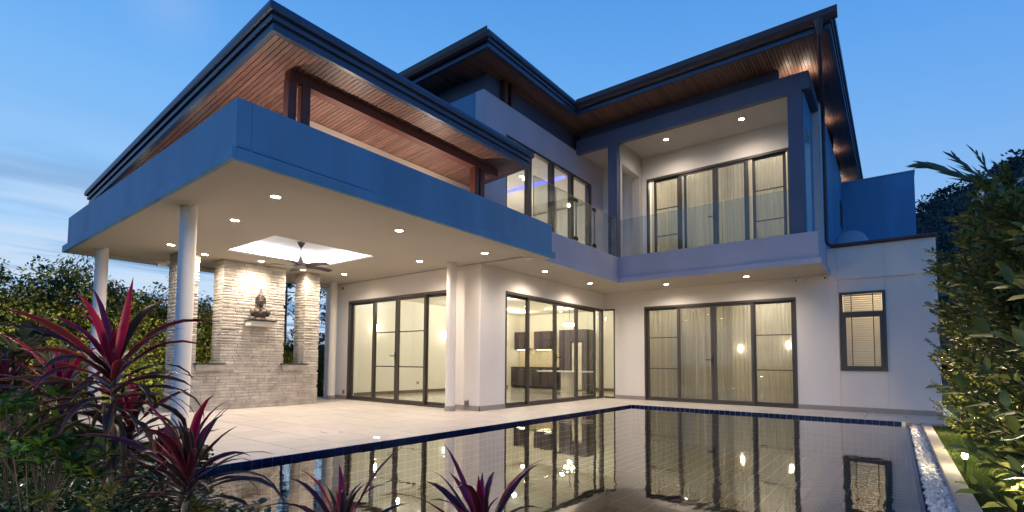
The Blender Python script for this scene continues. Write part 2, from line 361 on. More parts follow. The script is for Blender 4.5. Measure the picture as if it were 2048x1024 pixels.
# panelled right end
segs = [(5.45, 5.6205), (5.6235, 6.4335), (6.4365, 7.26)]
for a, b in segs:
    if a > 5.6 and b < 6.45:
        mb = MB(); mb.box(a, b, 0, .12, 0, .87); mb.build('wall_panel', Pn, H); mb = MB(); mb.box(a, b, 0, .12, 2.58, 2.86); mb.build('wall_panel', Pn, H)
    else:
        mb = MB(); mb.box(a, b, 0, .12, 0, 2.86); mb.build('wall_panel', Pn, H)
    mb = MB(); mb.box(a, b, -.035, .12, 2.86, 3.58); mb.build('wall_panel', Pn, H)
mb = MB(); mb.box(5.45, 7.25, .123, .25, 0, .87); mb.box(5.45, 7.25, .123, .25, 2.58, 3.57); mb.box(5.45, 5.655, .123, .25, .87, 2.58); mb.box(6.425, 7.25, .123, .25, .87, 2.58)
mb.box(7.08, 7.25, .25, 7.5, 0, 3.57); mb.box(5.35, 7.08, .25, 7.5, 3.35, 3.5); mb.build('wall', P, H)
# skirting
for F_, p_, q_ in ((FW, .35, 1.22), (FW, 4.82, 7.27), (FK, -5.552, -4.69), (FL, -.90, .012), (FL, -5.35, -4.51)):
    mb = MB(); F_(mb, p_, q_, 0, .012, 0, .1); mb.build('skirting', MT['skirt'], H)

# ---- terrace slab, ceilings, fascias
def fasc(mb, F, s0, s1, za, zb, out=0.0, t=.15): F(mb, s0, s1, out-t, out, za, zb)
cl = MB()   # terrace ceiling with a hole for the recess
hx0, hx1, hy0, hy1 = -3.06, -1.27, -9.25, -7.24
for a, b, c_, d in [(-5.2, hx0, -10.75, -5.54), (hx1, 1.15, -10.75, -5.54), (hx0, hx1, -10.75, hy0), (hx0, hx1, hy1, -5.54)]: cl.box(a, b, c_, d, 3.03, 3.06)
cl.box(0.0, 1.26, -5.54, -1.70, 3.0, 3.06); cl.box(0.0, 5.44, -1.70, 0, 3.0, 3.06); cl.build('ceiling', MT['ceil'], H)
bd = MB(); bd.box(-5.55, 1.47, -11.10, -10.75, 2.992, 3.09); bd.box(-5.55, -5.2, -10.75, -5.3, 2.992, 3.09); bd.box(1.15, 1.47, -10.75, -5.15, 2.992, 3.09); bd.build('ceiling_border', MT['ceil'], H)
rc = MB(); rc.box(hx0-.14, hx1+.14, hy0-.14, hy1+.14, 3.27, 3.29)
for a, b, c_, d in [(hx0-.16, hx0-.14, hy0-.16, hy1+.16), (hx1+.14, hx1+.16, hy0-.16, hy1+.16), (hx0-.14, hx1+.14, hy0-.16, hy0-.14), (hx0-.14, hx1+.14, hy1+.14, hy1+.16)]: rc.box(a, b, c_, d, 3.06, 3.29)
rc.build('ceiling_recess', MT['ceilwhite'], H)
cv = MB()
for a, b, c_, d in [(hx0-.12, hx0-.07, hy0-.1, hy1+.1), (hx1+.07, hx1+.12, hy0-.1, hy1+.1), (hx0-.06, hx1+.06, hy0-.12, hy0-.07), (hx0-.06, hx1+.06, hy1+.07, hy1+.12)]: cv.box(a, b, c_, d, 3.065, 3.085)
cv.build('cove_strip', MT['led_cove'], H)
mb = MB(); mb.box(-5.53, 1.47, -11.09, hy0-.18, 3.10, 3.14); mb.box(-5.53, 1.2, hy1+.18, -5.54, 3.10, 3.14); mb.box(-5.53, hx0-.18, hy0-.18, hy1+.18, 3.10, 3.14); mb.box(hx1+.18, 1.3, hy0-.18, hy1+.18, 3.10, 3.14)
mb.box(.0, 1.2, -5.54, -1.6, 3.10, 3.55); mb.box(0, 5.3, -1.6, 0, 3.10, 3.55); mb.build('slab', P, H)
fb = MB(); fb.box(-5.53, 1.47, -11.09, -10.94, 3.11, 3.65); fb.box(1.32, 1.47, -10.94, -5.15, 3.11, 3.65); fb.box(-5.53, -5.38, -10.94, -5.54, 3.11, 3.65)
fb.build('terrace_fascia', MT['fascia'], H, bevel=.006)
fb = MB(); fb.box(-5.59, 1.53, -11.15, -11.10, 2.985, 3.11); fb.box(1.47, 1.53, -11.10, -5.12, 2.985, 3.11); fb.box(-5.59, -5.55, -11.10, -5.3, 2.985, 3.11)
fb.build('fascia_lip', MT['fascia'], H, bevel=.004)
fb = MB(); fb.box(1.09, 1.24, -5.15, -1.70, 3.11, 3.64); fb.box(1.09, 5.45, -1.70, -1.55, 3.11, 3.64); fb.box(5.30, 5.45, -1.55, -.002, 3.11, 3.64)
fb.build('balcony_fascia', MT['balcony'], H, bevel=.006)
fb = MB(); fb.box(1.241, 1.285, -5.12, -1.745, 2.985, 3.11); fb.box(1.24, 5.495, -1.745, -1.701, 2.985, 3.11); fb.box(5.451, 5.495, -1.70, -.002, 2.985, 3.11)
fb.build('fascia_lip', MT['balcony'], H, bevel=.004)
# upstand wall under the terrace roof, lit from the roof deck
mb = MB(); mb.box(-.30, -.12, -9.55, -5.75, 3.14, 4.57); mb.build('upstand_wall', P, H)

# ---- upper volume
wall(FK, -5.5, 0, 3.55, 6.73, .22, [(-4.70, -.72, 3.6, 6.05)], 'wall', MT['balcony'], H)  # white volume: its light is put into two paints, lilac side and blue front
mb = MB(); mb.box(-6.2, -.22, -5.5, -5.3, 3.14, 6.73); mb.build('wall', MT['fascia'], H); mb = MB(); mb.box(-6.2, -6.0, -5.3, 6, 3.0, 6.73); mb.build('wall', P, H)
mb = MB(); mb.box(-.35, -.15, -5.2, -1.45, 6.73, 7.3); mb.box(-5.8, -.35, -5.2, -5.0, 6.73, 7.3); mb.build('clerestory_wall', MT['slate'], H)
# balcony back wall and side wall of the right wing
wall(FW, 1.0, 5.38, 3.55, 6.98, .2, [(1.32, 4.77, 3.55, 6.10)], 'wall', P, H)
mb = MB(); mb.box(0.0, 1.0, 0, .2, 3.55, 6.98); mb.build('wall', P, H)
FS = XF(5.38)
wall(FS, .2, 6.0, 3.5, 7.0, .2, [(5.02, 5.75, 5.25, 6.05)], 'wall', MT['fascia'], H)
mb = MB(); mb.box(5.18, 7.16, 6.0, 6.2, 3.5, 6.82); mb.box(6.96, 7.16, 6.2, 9, 3.5, 6.82); mb.build('wall', MT['fascia'], H)  # white wall, its blue sky light put into the paint
mb = MB(); mb.box(5.385, 7.18, 5.98, 6.22, 6.822, 6.85); mb.box(6.94, 7.18, 6.22, 9.0, 6.822, 6.85); mb.build('coping', MT['balcony'], H)
# slate portal frame
pf = MB(); pf.box(.003, 5.36, -1.60, -1.45, 6.63, 7.0); pf.build('portal_beam', MT['slate'], H, bevel=.004)
pf = MB(); pf.box(.93, 1.18, -1.60, -1.45, 3.64, 6.63); pf.build('portal_post', MT['slate'], H, bevel=.004)
pf = MB(); pf.box(4.97, 5.23, -1.60, -1.45, 3.64, 6.63); pf.build('portal_post', MT['slate'], H, bevel=.004)
pf = MB(); pf.box(5.12, 5.36, -1.45, -.001, 6.78, 7.0); pf.build('portal_beam', MT['slate'], H)
# bay side walls with openings
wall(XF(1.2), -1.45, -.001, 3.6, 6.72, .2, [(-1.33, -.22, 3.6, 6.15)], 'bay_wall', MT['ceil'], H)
wall(XF(5.23), -1.45, -.001, 3.6, 6.72, .2, [(-1.30, -.45, 3.6, 6.0)], 'bay_wall', MT['fascia'], H)
mb = MB(); mb.box(0.0, 5.2, -1.45, 0, 6.72, 6.78); mb.build('ceiling', MT['ceil'], H)
mb = MB(); mb.box(.0, 4.80, -1.40, -1.22, 7.0, 7.3); mb.build('clerestory_wall', MT['slate'], H)
# ---- columns
for i, (x, y) in enumerate([(-.62, -10.76), (-4.74, -10.73), (-.50, -5.87), (-4.83, -5.79)]):
    cm = MB(); cm.lathe([(.10, 0), (.10, 3.03)], (x, y, 0), 40); co = cm.build('column', P, H, smooth=True)
    cb_ = MB(); cb_.lathe([(.112, 0), (.112, .1)], (x, y, 0), 40); cb_.build('column_base', MT['skirt'], co, smooth=True)

# ---- roofs
def inset(poly, d):
    """offset an axis-aligned CCW polygon outwards by d"""
    n = len(poly); out = []
    for i in range(n):
        a, b, c_ = Vector(poly[i-1]), Vector(poly[i]), Vector(poly[(i+1) % n])
        e1 = (b-a).normalized(); e2 = (c_-b).normalized()
        n1 = Vector((e1.y, -e1.x)); n2 = Vector((e2.y, -e2.x)); out.append(b + (n1+n2)*d)
    return out
def sweep(poly, prof, name, material, parent, shear=None, edges=None):
    """profile (outward offset, z) swept round a polygon with mitred corners"""
    rings = [[(p.x, p.y, z) for p in inset(poly, d)] for d, z in prof]
    n = len(poly); mb = MB(); vs = [v for r_ in rings for v in r_]
    fs = []
    k = len(prof)
    for j in range(k):
        for i in range(n):
            if edges is not None and i not in edges: continue
            j2 = (j+1) % k
            fs.append((j*n+i, j*n+(i+1) % n, j2*n+(i+1) % n, j2*n+i))
    mb.add(vs, fs)
    if shear: mb.v = [shear(v) for v in mb.v]
    return mb.build(name, material, parent)
PROF = [(-.12, .0), (-.06, .0), (-.06, .085), (-.075, .085), (-.075, .115), (-.035, .115), (-.03, .165), (-.05, .17), (-.05, .20), (.0, .20), (.012, .25), (.0, .31), (-.06, .31), (-.12, .31)]
GUT = [(-.06, .12), (-.01, .12), (.05, .15), (.075, .21), (.08, .30), (.065, .30), (.05, .22), (.03, .18), (-.03, .16), (-.05, .30), (-.06, .30)]
# right/middle roof
roof = empty('roof', (0, 0, 7.3)); setparent(roof, H); roof['label'] = 'upper L shaped roof with deep brown soffit'
roof.matrix_parent_inverse = Matrix.Identity(4)
polyU = [(-6.6, -5.93), (.47, -5.93), (.47, -2.40), (5.86, -2.40), (5.86, 9.5), (-6.6, 9.5)]
sweep(polyU, [(d, z+7.3) for d, z in PROF], 'fascia', MT['roof'], roof)
pg = MB(); pin = inset(polyU, -.12)
pg.add([(p.x, p.y, 7.60) for p in pin] + [(p.x, p.y, 7.57) for p in pin], [tuple(range(6)), tuple(range(6, 12))[::-1]]); pg.build('roof_deck', MT['rooftop'], roof)
gt = MB()
for x0, x1, y in ((.50, 5.92, -2.40),):
    prof = [(-.0, .10), (.05, .13), (.08, .20), (.085, .315), (.07, .315), (.06, .2), (.03, .16), (.01, .15), (.0, .15)]
    k = len(prof); vs = [(x0, y-d, 7.3+z) for d, z in prof] + [(x1, y-d, 7.3+z) for d, z in prof]
    gt.add(vs, [(j, j+k, (j+1) % k + k, (j+1) % k) for j in range(k)] + [tuple(range(k)), tuple(range(k, 2*k))[::-1]])
gt.build('gutter', MT['gutter'], roof)
gt = MB(); x0, x1, y = -6.6, .50, -5.93
vs = [(x0, y-d, 7.3+z) for d, z in prof] + [(x1, y-d, 7.3+z) for d, z in prof]
gt.add(vs, [(j, j+k, (j+1) % k + k, (j+1) % k) for j in range(k)] + [tuple(range(k)), tuple(range(k, 2*k))[::-1]]); gt.build('gutter', MT['gutter'], roof)
# soffit boards along Y
BW = .062
x = -6.46; nb = 0
while x < 5.73:
    if x < .36: ya, yb = -5.80, -1.2 if x > -.2 else -5.0
    else: ya, yb = -2.27, -1.2
    if x > 4.7: yb = 9.3
    if x > -5.2 or True:
        mb = MB(); z = 7.3 + random.uniform(0, .002)
        mb.box(x+.003, min(x+BW-.003, 5.735), ya, yb, z, z+.02); mb.build('soffit_board', MT['wood2'], roof); nb += 1
    x += BW
mb = MB(); mb.box(-6.47, .34, -5.80, -1.0, 7.322, 7.34); mb.box(.34, 5.735, -2.28, 9.3, 7.322, 7.34); mb.build('soffit_backing', MT['post'], roof)
# terrace roof (mono pitch, falls to the left)
S = .07; x0r = 1.33
shear = lambda v: (v[0], v[1], v[2] + S*(v[0]-x0r))
roof1 = empty('roof', (0, 0, 4.68)); setparent(roof1, H); roof1.matrix_parent_inverse = Matrix.Identity(4); roof1['label'] = 'lower terrace roof falling to the left over a parapet'
polyT = [(-6.3, -10.72), (1.33, -10.72), (1.33, -5.58), (-6.3, -5.58)]
sweep(polyT, [(d, z*.93+4.68) for d, z in PROF], 'fascia', MT['roof'], roof1, shear)
pin = inset(polyT, -.1); pg = MB(); pg.add([shear((p.x, p.y, 4.95)) for p in pin] + [shear((p.x, p.y, 4.92)) for p in pin], [(0, 1, 2, 3), (7, 6, 5, 4)]); pg.build('roof_deck', MT['rooftop'], roof1)
y = -10.60
while y < -5.74:
    mb = MB(); z = 4.68 + random.uniform(0, .002); mb.box(-6.18, 1.205, y+.004, min(y+BW-.004, -5.70), z, z+.018); mb.v = [shear(v) for v in mb.v]
    mb.build('soffit_board', MT['wood'], roof1); y += BW
mb = MB(); mb.box(-6.18, 1.21, -10.60, -5.70, 4.701, 4.72); mb.v = [shear(v) for v in mb.v]; mb.build('soffit_backing', MT['post'], roof1)
mb = MB(); mb.box(.66, .80, -10.18, -6.0, 4.50, 4.633); mb.build('roof_beam', MT['post'], roof1)
for yy in (-10.14, -9.95, -6.60, -6.44):
    mb = MB(); mb.box(.67, .79, yy-.055, yy+.055, 3.14, 4.50); mb.build('roof_post', MT['post'], roof1)
# stub posts along the right side wall and over the middle volume
for yy in (.95, 3.1, 5.2):
    mb = MB(); mb.box(5.33, 5.40, yy, yy+.08, 7.0, 7.3); mb.box(5.1, 5.33, yy, yy+.06, 7.2, 7.26); mb.build('roof_post', MT['post'], roof)
mb = MB(); mb.box(-.14, -.02, -4.75, -4.63, 6.73, 7.3); mb.box(-.14, -.02, -4.5, -4.4, 6.73, 7.3); mb.build('roof_post', MT['post'], roof)
# downpipe from the eave, down the wall, along the parapet
dp = MB(); dp.lathe([(.035, 0), (.05, .12), (.09, .26), (.09, .30)], (5.63, -2.50, 7.12), 16)
dp.path([(5.63, -2.50, 7.16), (5.62, -2.44, 7.05), (5.47, -.30, 6.62), (5.455, -.10, 6.45), (5.455, -.09, 5.0), (5.455, -.085, 3.80), (5.462, -.085, 3.70), (5.50, -.085, 3.645), (5.57, -.085, 3.62), (7.27, -.085, 3.62)], .036, 12)
dp.build('downpipe', MT['gutter'], H, smooth=True)
mb = MB(); mb.box(5.5, 7.29, -.05, .26, 3.58, 3.60); mb.build('parapet_cap', MT['gutter'], H)

# ---- doors & windows --------------------------------------------------------
def frame_bars(F, name, bars, parent, material=MT['frame']):
    mb = MB()
    for (a, b, d0, d1, z0, z1) in bars: F(mb, a, b, d0, d1, z0, z1)
    return mb.build(name, material, parent, bevel=.003)
def door_set(F, s0, s1, z1, leaves, bars_at=(), barz=(), handle=None, z0=0.0, name='sliding_door', sill=.07, head=.06):
    """outer frame plus leaves (sa, sb, depth); every leaf a part with its pane below it"""
    fr = frame_bars(F, 'door_frame', [(s0, s0+.045, -.12, .01, z0, z1), (s1-.045, s1, -.12, .01, z0, z1), (s0+.045, s1-.045, -.12, .01, z1-head, z1), (s0+.045, s1-.045, -.12, .012, z0+.002, z0+.03)], H)
    for i, (a, b, d) in enumerate(leaves):
        st = .065; bars = [(a, a+st, d-.045, d, z0+.032, z1-head-.002), (b-st, b, d-.045, d, z0+.032, z1-head-.002), (a+st, b-st, d-.045, d, z0+.032, z0+.032+sill), (a+st, b-st, d-.045, d, z1-head-.052, z1-head-.002)]
        if i in bars_at:
            for z in barz: bars.append((a+st, b-st, d-.034, d-.008, z-.013, z+.013))
        leaf = frame_bars(F, name, bars, H)
        gb = MB(); F(gb, a+st-.005, b-st+.005, d-.024, d-.018, z0+.09, z1-head-.045); gb.build('pane', MT['glass'], leaf)
        if handle and handle[0] == i:
            hb = MB(); s = handle[1]; F(hb, s-.02, s+.02, d, d+.012, handle[2]-.09, handle[2]+.09); F(hb, s-.012, s+.012, d+.012, d+.05, handle[2]-.012, handle[2]+.012)
            sd = handle[3]; F(hb, min(s, s+sd*.13), max(s, s+sd*.13), d+.05, d+.066, handle[2]-.011, handle[2]+.011); hb.build('handle', MT['black'], leaf)
Z = (.87, 1.69)
door_set(FL, -4.51, -.90, 2.55, [(-4.465, -3.47, -.07), (-3.53, -2.605, -.02), (-2.60, -1.62, -.02), (-1.68, -.945, -.07)], (1, 2), Z, (1, -2.64, 1.12, -1))
door_set(FK, -4.69, -.02, 2.55, [(-4.645, -3.72, -.07), (-3.80, -2.61, -.02), (-2.605, -1.46, -.02), (-1.52, -.36, -.07)], (), (), (2, -2.57, 1.12, 1))
door_set(FW, 1.22, 4.82, 2.55, [(1.265, 2.16, -.07), (2.10, 3.005, -.02), (3.01, 3.93, -.02), (3.90, 4.775, -.07)], (0, 3), (.862, 1.695), (1, 2.97, 1.10, -1))
door_set(FW, 1.32, 4.77, 6.10, [(1.50, 2.20, -.07), (2.20, 3.11, -.02), (3.115, 3.88, -.02), (3.96, 4.68, -.07)], (0, 3), (4.47, 5.22), (1, 3.07, 4.75, -1), z0=3.55)
# narrow extra stiles seen behind the upper leaves
frame_bars(FW, 'door_frame', [(2.31, 2.37, -.11, -.075, 3.6, 6.04), (3.77, 3.83, -.11, -.075, 3.6, 6.04)], H)
# corner pane beside the kitchen doors
fr = frame_bars(FW, 'window_frame', [(.31, .35, -.05, .005, 0, 2.55), (.02, .31, -.05, .005, 0, .045), (.02, .31, -.05, .005, 2.505, 2.55)], H)
gb = MB(); gb.box(.0, .312, .015, .021, .045, 2.505); gb.build('pane', MT['glass'], fr)
fr = frame_bars(FK, 'window_frame', [(-.36, -.0, -.05, .005, 0, .045), (-.36, -.0, -.05, .005, 2.505, 2.55)], H)
gb = MB(); gb.box(-.021, -.015, -.36, 0, .045, 2.505); gb.build('pane', MT['glass'], fr)
# upper glazing on the +X face
bars = [(-4.70, -4.66, -.1, .0, 3.58, 6.05), (-.76, -.72, -.1, .0, 3.58, 6.05), (-4.66, -.76, -.1, 0, 5.99, 6.05), (-4.66, -.76, -.1, 0, 3.58, 3.62)]
win = frame_bars(FK, 'window', bars, H)
fr = frame_bars(FK, 'mullion', [(-3.87, -3.72, -.1, .012, 3.62, 5.99)], win); frame_bars(FK, 'mullion', [(-2.86, -2.71, -.1, .012, 3.62, 5.99)], win); frame_bars(FK, 'mullion', [(-1.88, -1.74, -.1, .012, 3.62, 5.99)], win); frame_bars(FK, 'mullion', [(-.90, -.76, -.1, .012, 3.62, 5.99)], win)
for a, b in ((-4.66, -3.87), (-3.72, -2.86), (-2.71, -1.88), (-1.74, -.90)):
    gb = MB(); FK(gb, a, b, -.05, -.044, 3.62, 5.99); gb.build('pane', MT['glass'], win)
# small window with transom
win = frame_bars(FW, 'window', [(5.64, 5.70, -.08, .02, .87, 2.58), (6.38, 6.44, -.08, .02, .87, 2.58), (5.70, 6.38, -.08, .02, .87, .93), (5.70, 6.38, -.08, .02, 2.53, 2.58), (5.70, 6.38, -.08, .025, 2.08, 2.15)], H)
frame_bars(FW, 'sash', [(5.70, 5.75, -.05, .03, .93, 2.08), (6.33, 6.38, -.05, .03, .93, 2.08), (5.75, 6.33, -.05, .03, .93, .98), (5.75, 6.33, -.05, .03, 2.03, 2.08)], win)
gb = MB(); FW(gb, 5.75, 6.33, -.02, -.014, .98, 2.03); gb.build('pane', MT['glass'], win)
gb = MB(); FW(gb, 5.70, 6.38, -.02, -.014, 2.15, 2.53); gb.build('pane', MT['glass'], win)
frame_bars(FW, 'security_bar', [(5.845, 5.86, -.005, .005, .98, 2.03), (6.22, 6.235, -.005, .005, .98, 2.03), (5.845, 5.86, -.005, .005, 2.15, 2.53), (6.22, 6.235, -.005, .005, 2.15, 2.53), (5.70, 6.38, -.005, .005, 2.50, 2.51)], win, MT['black'])
# slit window on the side wall
fr = frame_bars(FS, 'window', [(5.02, 5.07, -.1, .02, 5.25, 6.05), (5.70, 5.75, -.1, .02, 5.25, 6.05), (5.07, 5.70, -.1, .02, 5.25, 5.3), (5.07, 5.70, -.1, .02, 6.0, 6.05), (5.36, 5.40, -.1, .01, 5.3, 6.0)], H)
gb = MB(); FS(gb, 5.07, 5.70, -.06, -.05, 5.3, 6.0); gb.build('pane', MT['glass'], fr)

# ---- interiors --------------------------------------------------------------
def room(x0, x1, y0, y1, z0, z1, name='room', floor=True, open_=()):
    t = .05; mb = MB()
    if 'W' not in open_: mb.box(x0-t, x0, y0, y1, z0, z1)
    if 'E' not in open_: mb.box(x1, x1+t, y0, y1, z0, z1)
    if 'S' not in open_: mb.box(x0, x1, y0-t, y0, z0, z1)
    if 'N' not in open_: mb.box(x0, x1, y1, y1+t, z0, z1)
    mb.box(x0-t, x1+t, y0-t, y1+t, z1, z1+t); mb.build('inner_wall', MT['inner'], H)
    fl = MB(); fl.box(x0, x1, y0, y1, z0-.04, z0); fl.build('inner_floor', MT['intfloor'], H)
room(-5.34, -.225, -5.315, 3.2, .004, 2.88, open_=('E', 'S', 'W'))
mb = MB(); mb.box(-5.345, -5.30, -5.315, 3.2, 0.004, 2.88); mb.build('inner_wall', MT['inner'], H)
mb = MB(); mb.box(-.225, 1.0, .225, 3.2, -.036, .004); mb.box(-.225, -.02, -5.31, .225, -.036, .003); mb.box(-5.3, -.23, -5.52, -5.32, -.036, .003); mb.box(-.02, .35, .03, .225, -.036, .003); mb.build('inner_floor', MT['intfloor'], H)
mb = MB(); mb.box(.80, .86, .225, 3.2, .004, 2.88); mb.box(-.225, .86, 3.2, 3.25, .004, 2.88); mb.box(-.225, .86, .225, 3.25, 2.88, 2.93); mb.build('inner_wall', MT['inner'], H)
mb = MB(); mb.box(-5.298, -5.285, -5.31, 2.4, .005, .10); mb.box(.785, .799, .23, 3.19, .005, .1); mb.box(-2.05, .78, 3.185, 3.199, .005, .1); mb.build('inner_skirting', mat('brown skirting', (.13, .085, .06), .5), H)
room(1.05, 5.2, .235, 4.2, .004, 2.88, open_=('S',))
room(1.05, 5.12, .205, 4.2, 3.58, 6.55, open_=('S',))
room(-5.9, -.23, -5.28, 4, 3.58, 6.25, open_=('E',))
mb = MB(); mb.box(5.48, 7.05, 1.6, 1.65, 0, 2.9); mb.box(5.48, 7.05, .26, 1.6, 2.86, 2.9); mb.build('inner_wall', MT['inner'], H)
# drop ceiling with violet strip in the upper room
mb = MB(); mb.box(-5.8, -.24, -5.2, -1.78, 6.06, 6.10); mb.build('inner_ceiling', MT['ceilwhite'], H)
mb = MB(); mb.box(-5.0, -.30, -1.77, -1.66, 6.02, 6.06); mb.box(-4.9, -.35, -4.4, -4.36, 6.02, 6.055); mb.build('violet_strip', MT['led_violet'], H)
mb = MB(); mb.box(-5.4, -.24, 1.2, 1.25, 3.6, 6.2); mb.build('inner_wall', MT['inner'], H)

def curtain(F, s0, s1, d, z0, z1, amp, freq, name, label, group):
    n = int((s1-s0)*70); vs = []; fs = []; ph = random.uniform(0, 6); ys = []
    a = 0; out = []
    for i in range(n+1):
        s = s0+(s1-s0)*i/n
        a += (s1-s0)/n*freq*(1+.45*math.sin(s*5.1+ph)+.3*math.sin(s*13.7))
        out.append((s, a))
    rows = 7; V = []
    for r_ in range(rows):
        t = r_/(rows-1); z = z1+(z0-z1)*t
        for s, a in out:
            k = amp*(.55+.6*t)*math.sin(a+.25*math.sin(t*3+s*3)) + .012*math.sin(a*2.3+t*2)
            V.append((s+.015*t*math.sin(s*9), -(d+k), z))
    m_ = n+1
    for r_ in range(rows-1):
        for i in range(n): fs.append((r_*m_+i, r_*m_+i+1, (r_+1)*m_+i+1, (r_+1)*m_+i))
    o = fast_mesh(name, np.array(V), np.array(fs), MT['sheer'], smooth=True)
    return tag(o, label, 'curtain', group)
def curtains(s0, s1, z0, z1, n, labels, group):
    st = (s1-s0)/n
    for i in range(n): curtain(FW, s0+i*st+.01, s0+(i+1)*st-.01, -.30, z0, z1, .035, 62, 'sheer_curtain', labels[i], group)
curtains(1.24, 4.80, .02, 2.72, 4, ['cream sheer curtain behind the leftmost pane of the ground floor pool doors', 'cream sheer curtain behind the ground floor pool door pane with the lever handle', 'cream sheer curtain in the third pane of the pool doors, lamp glow showing through', 'cream sheer curtain behind the rightmost barred pane of the ground floor pool doors'], 'sheer curtains behind the ground floor pool doors')
curtains(1.34, 4.76, 3.6, 6.35, 4, ['cream sheer curtain behind the left barred pane of the balcony doors', 'cream sheer curtain behind the balcony door pane with the lever handle', 'cream sheer curtain behind the pane right of the balcony door handle', 'cream sheer curtain behind the right barred pane of the balcony doors'], 'sheer curtains behind the upper balcony doors')
# venetian blind
bl = empty('venetian_blind', (6.04, .1, .93), 'cream venetian blind of thin slats behind the small right hand window', 'blind')
z = .96; me = None
while z < 2.52:
    if me is None:
        mb = MB(); mb.box(-.33, .33, -.016, .016, -.001, .001); mb.v = [(v[0], v[1], v[2]+v[1]*1.1) for v in mb.v]
        o = mb.build('slat', MT['blind']); me = o.data; o.parent = bl; o.location = (0, 0, z-.93)
    else:
        o = bpy.data.objects.new('slat', me); C.objects.link(o); o.parent = bl; o.location = (0, 0, z-.93)
    z += .047

# kitchen
kc = empty('kitchen_cabinets', (-4.0, 3.0, 0), 'dark aubergine kitchen cabinets with cream splashback, seen through the kitchen doors', 'cabinets')
def kbox(n, a, b, c_, d, e, f, m_, p=kc, bev=.004): mb = MB(); mb.box(a, b, c_, d, e, f); return mb.build(n, MT[m_], p, bevel=bev)
xx = -5.28
while xx < -3.25:
    kbox('cabinet_door', xx, xx+.335, 2.60, 2.62, .1, .78, 'cab'); h = kbox('handle', xx+.1, xx+.24, 2.575, 2.59, .72, .735, 'chrome'); xx += .345
kbox('cabinet_body', -5.29, -3.2, 2.62, 3.19, .08, .78, 'cab'); kbox('worktop', -5.29, -3.18, 2.58, 3.19, .785, .82, 'slab')
kbox('splashback', -5.29, -3.1, 3.17, 3.19, .825, 1.52, 'splash')
kbox('oven', -4.28, -3.9, 2.585, 2.605, .2, .66, 'black')
for a, b in ((-5.29, -4.75), (-4.35, -3.62)):
    for q in range(2): w_ = (b-a)/2; kbox('cabinet_door', a+q*w_+.003, a+(q+1)*w_-.003, 2.82, 2.84, 1.5, 2.2, 'cab')
    kbox('cabinet_body', a, b, 2.84, 3.19, 1.5, 2.2, 'cab')
    kbox('cabinet_light', a+.05, b-.05, 2.95, 3.0, 1.485, 1.495, 'under')
kbox('cooker_hood', -4.72, -4.4, 2.9, 3.19, 1.55, 2.2, 'marble')
kbox('tall_cabinet', -3.08, -2.62, 2.6, 3.19, .05, 2.2, 'cab'); kbox('tall_cabinet', -2.10, -1.98, 2.6, 3.19, .05, 2.2, 'cab'); kbox('tall_cabinet', -2.6, -2.10, 2.6, 3.19, 1.76, 2.2, 'cab')
tag(kbox('refrigerator', -2.55, -2.15, 2.62, 3.15, .05, 1.72, 'marble', None), 'tall white refrigerator standing between the dark kitchen cabinets', 'refrigerator')
isl = empty('kitchen_island', (-1.7, .8, 0), 'kitchen island with thin white top on a pale round marble base', 'kitchen island')
kbox('island_top', -2.62, -.75, .45, 1.1, .70, .735, 'white', isl)
mb = MB(); mb.lathe([(.25, 0), (.22, .03), (.22, .70)], (-1.66, .8, 0.004), 28); mb.build('island_base', MT['marble'], isl, smooth=True)
mb = MB(); mb.lathe([(.10, 0), (.12, .02), (.13, .22), (.11, .27), (.05, .29)], (-1.15, 1.3, 0.004), 20); tag(mb.build('waste_bin', MT['black'], smooth=True), 'small black waste bin on the kitchen floor right of the island', 'bin')
ch = empty('chandelier', (-1.6, .8, 2.2), 'bright crystal chandelier hanging over the kitchen island', 'chandelier')
mb = MB(); mb.tube((-1.6, .8, 2.35), (-1.6, .8, 2.88), .012); mb.lathe([(.06, 0), (.05, .02)], (-1.6, .8, 2.86), 16); mb.build('stem', MT['chrome'], ch)
for i in range(8):
    a = i*math.pi/4; r_ = .17; mb = MB(); mb.lathe([(.012, 0), (.03, .03), (.03, .07), (.01, .1)], (-1.6+r_*math.cos(a), .8+r_*math.sin(a), 2.17), 10); mb.build('lamp', MT['sconce'], ch)
    mb = MB(); mb.path([(-1.6, .8, 2.36), (-1.6+r_*.6*math.cos(a), .8+r_*.6*math.sin(a), 2.32), (-1.6+r_*math.cos(a), .8+r_*math.sin(a), 2.27)], .006, 6); mb.build('arm', MT['chrome'], ch)
# sconces on the living room wall, and two lamps in the curtained room
def sconce(x, y, z, nx, ny, label):
    e = empty('wall_lamp', (x, y, z), label, 'wall lamp', 'lit wall lamps inside the rooms')
    mb = MB(); mb.lathe([(.03, -.09), (.055, -.07), (.055, .07), (.03, .09)], (x+nx*.09, y+ny*.09, z), 16); mb.build('lamp_shade', MT['sconce'], e, smooth=True)
    mb = MB(); mb.box(x-.03+nx*.01, x+.03+nx*.01, y-.03+ny*.01, y+.03+ny*.01, z-.04, z+.04); mb.build('bracket', MT['chrome'], e)
sconce(-5.29, -4.05, 1.97, 1, 0, 'glowing wall lamp seen through the left living room doors')
sconce(-5.29, -1.2, 1.87, 1, 0, 'glowing wall lamp beside the round column, behind the right living room pane')
sconce(3.32, 1.5, 1.42, 0, -1, 'glowing lamp behind the sheer curtain in the third ground floor pane')
sconce(4.45, 1.5, 1.50, 0, -1, 'fainter lamp glow behind the rightmost ground floor pane')
mb = MB(); mb.box(3.1, 5.1, 1.5, 1.6, 0, 2.85); mb.build('inner_wall', MT['inner'], H)
mb = MB(); mb.box(-5.293, -5.283, -2.4, -2.3, .28, .36); tag(mb.build('wall_socket', MT['chrome']), 'small socket low on the living room wall behind the doors', 'socket')

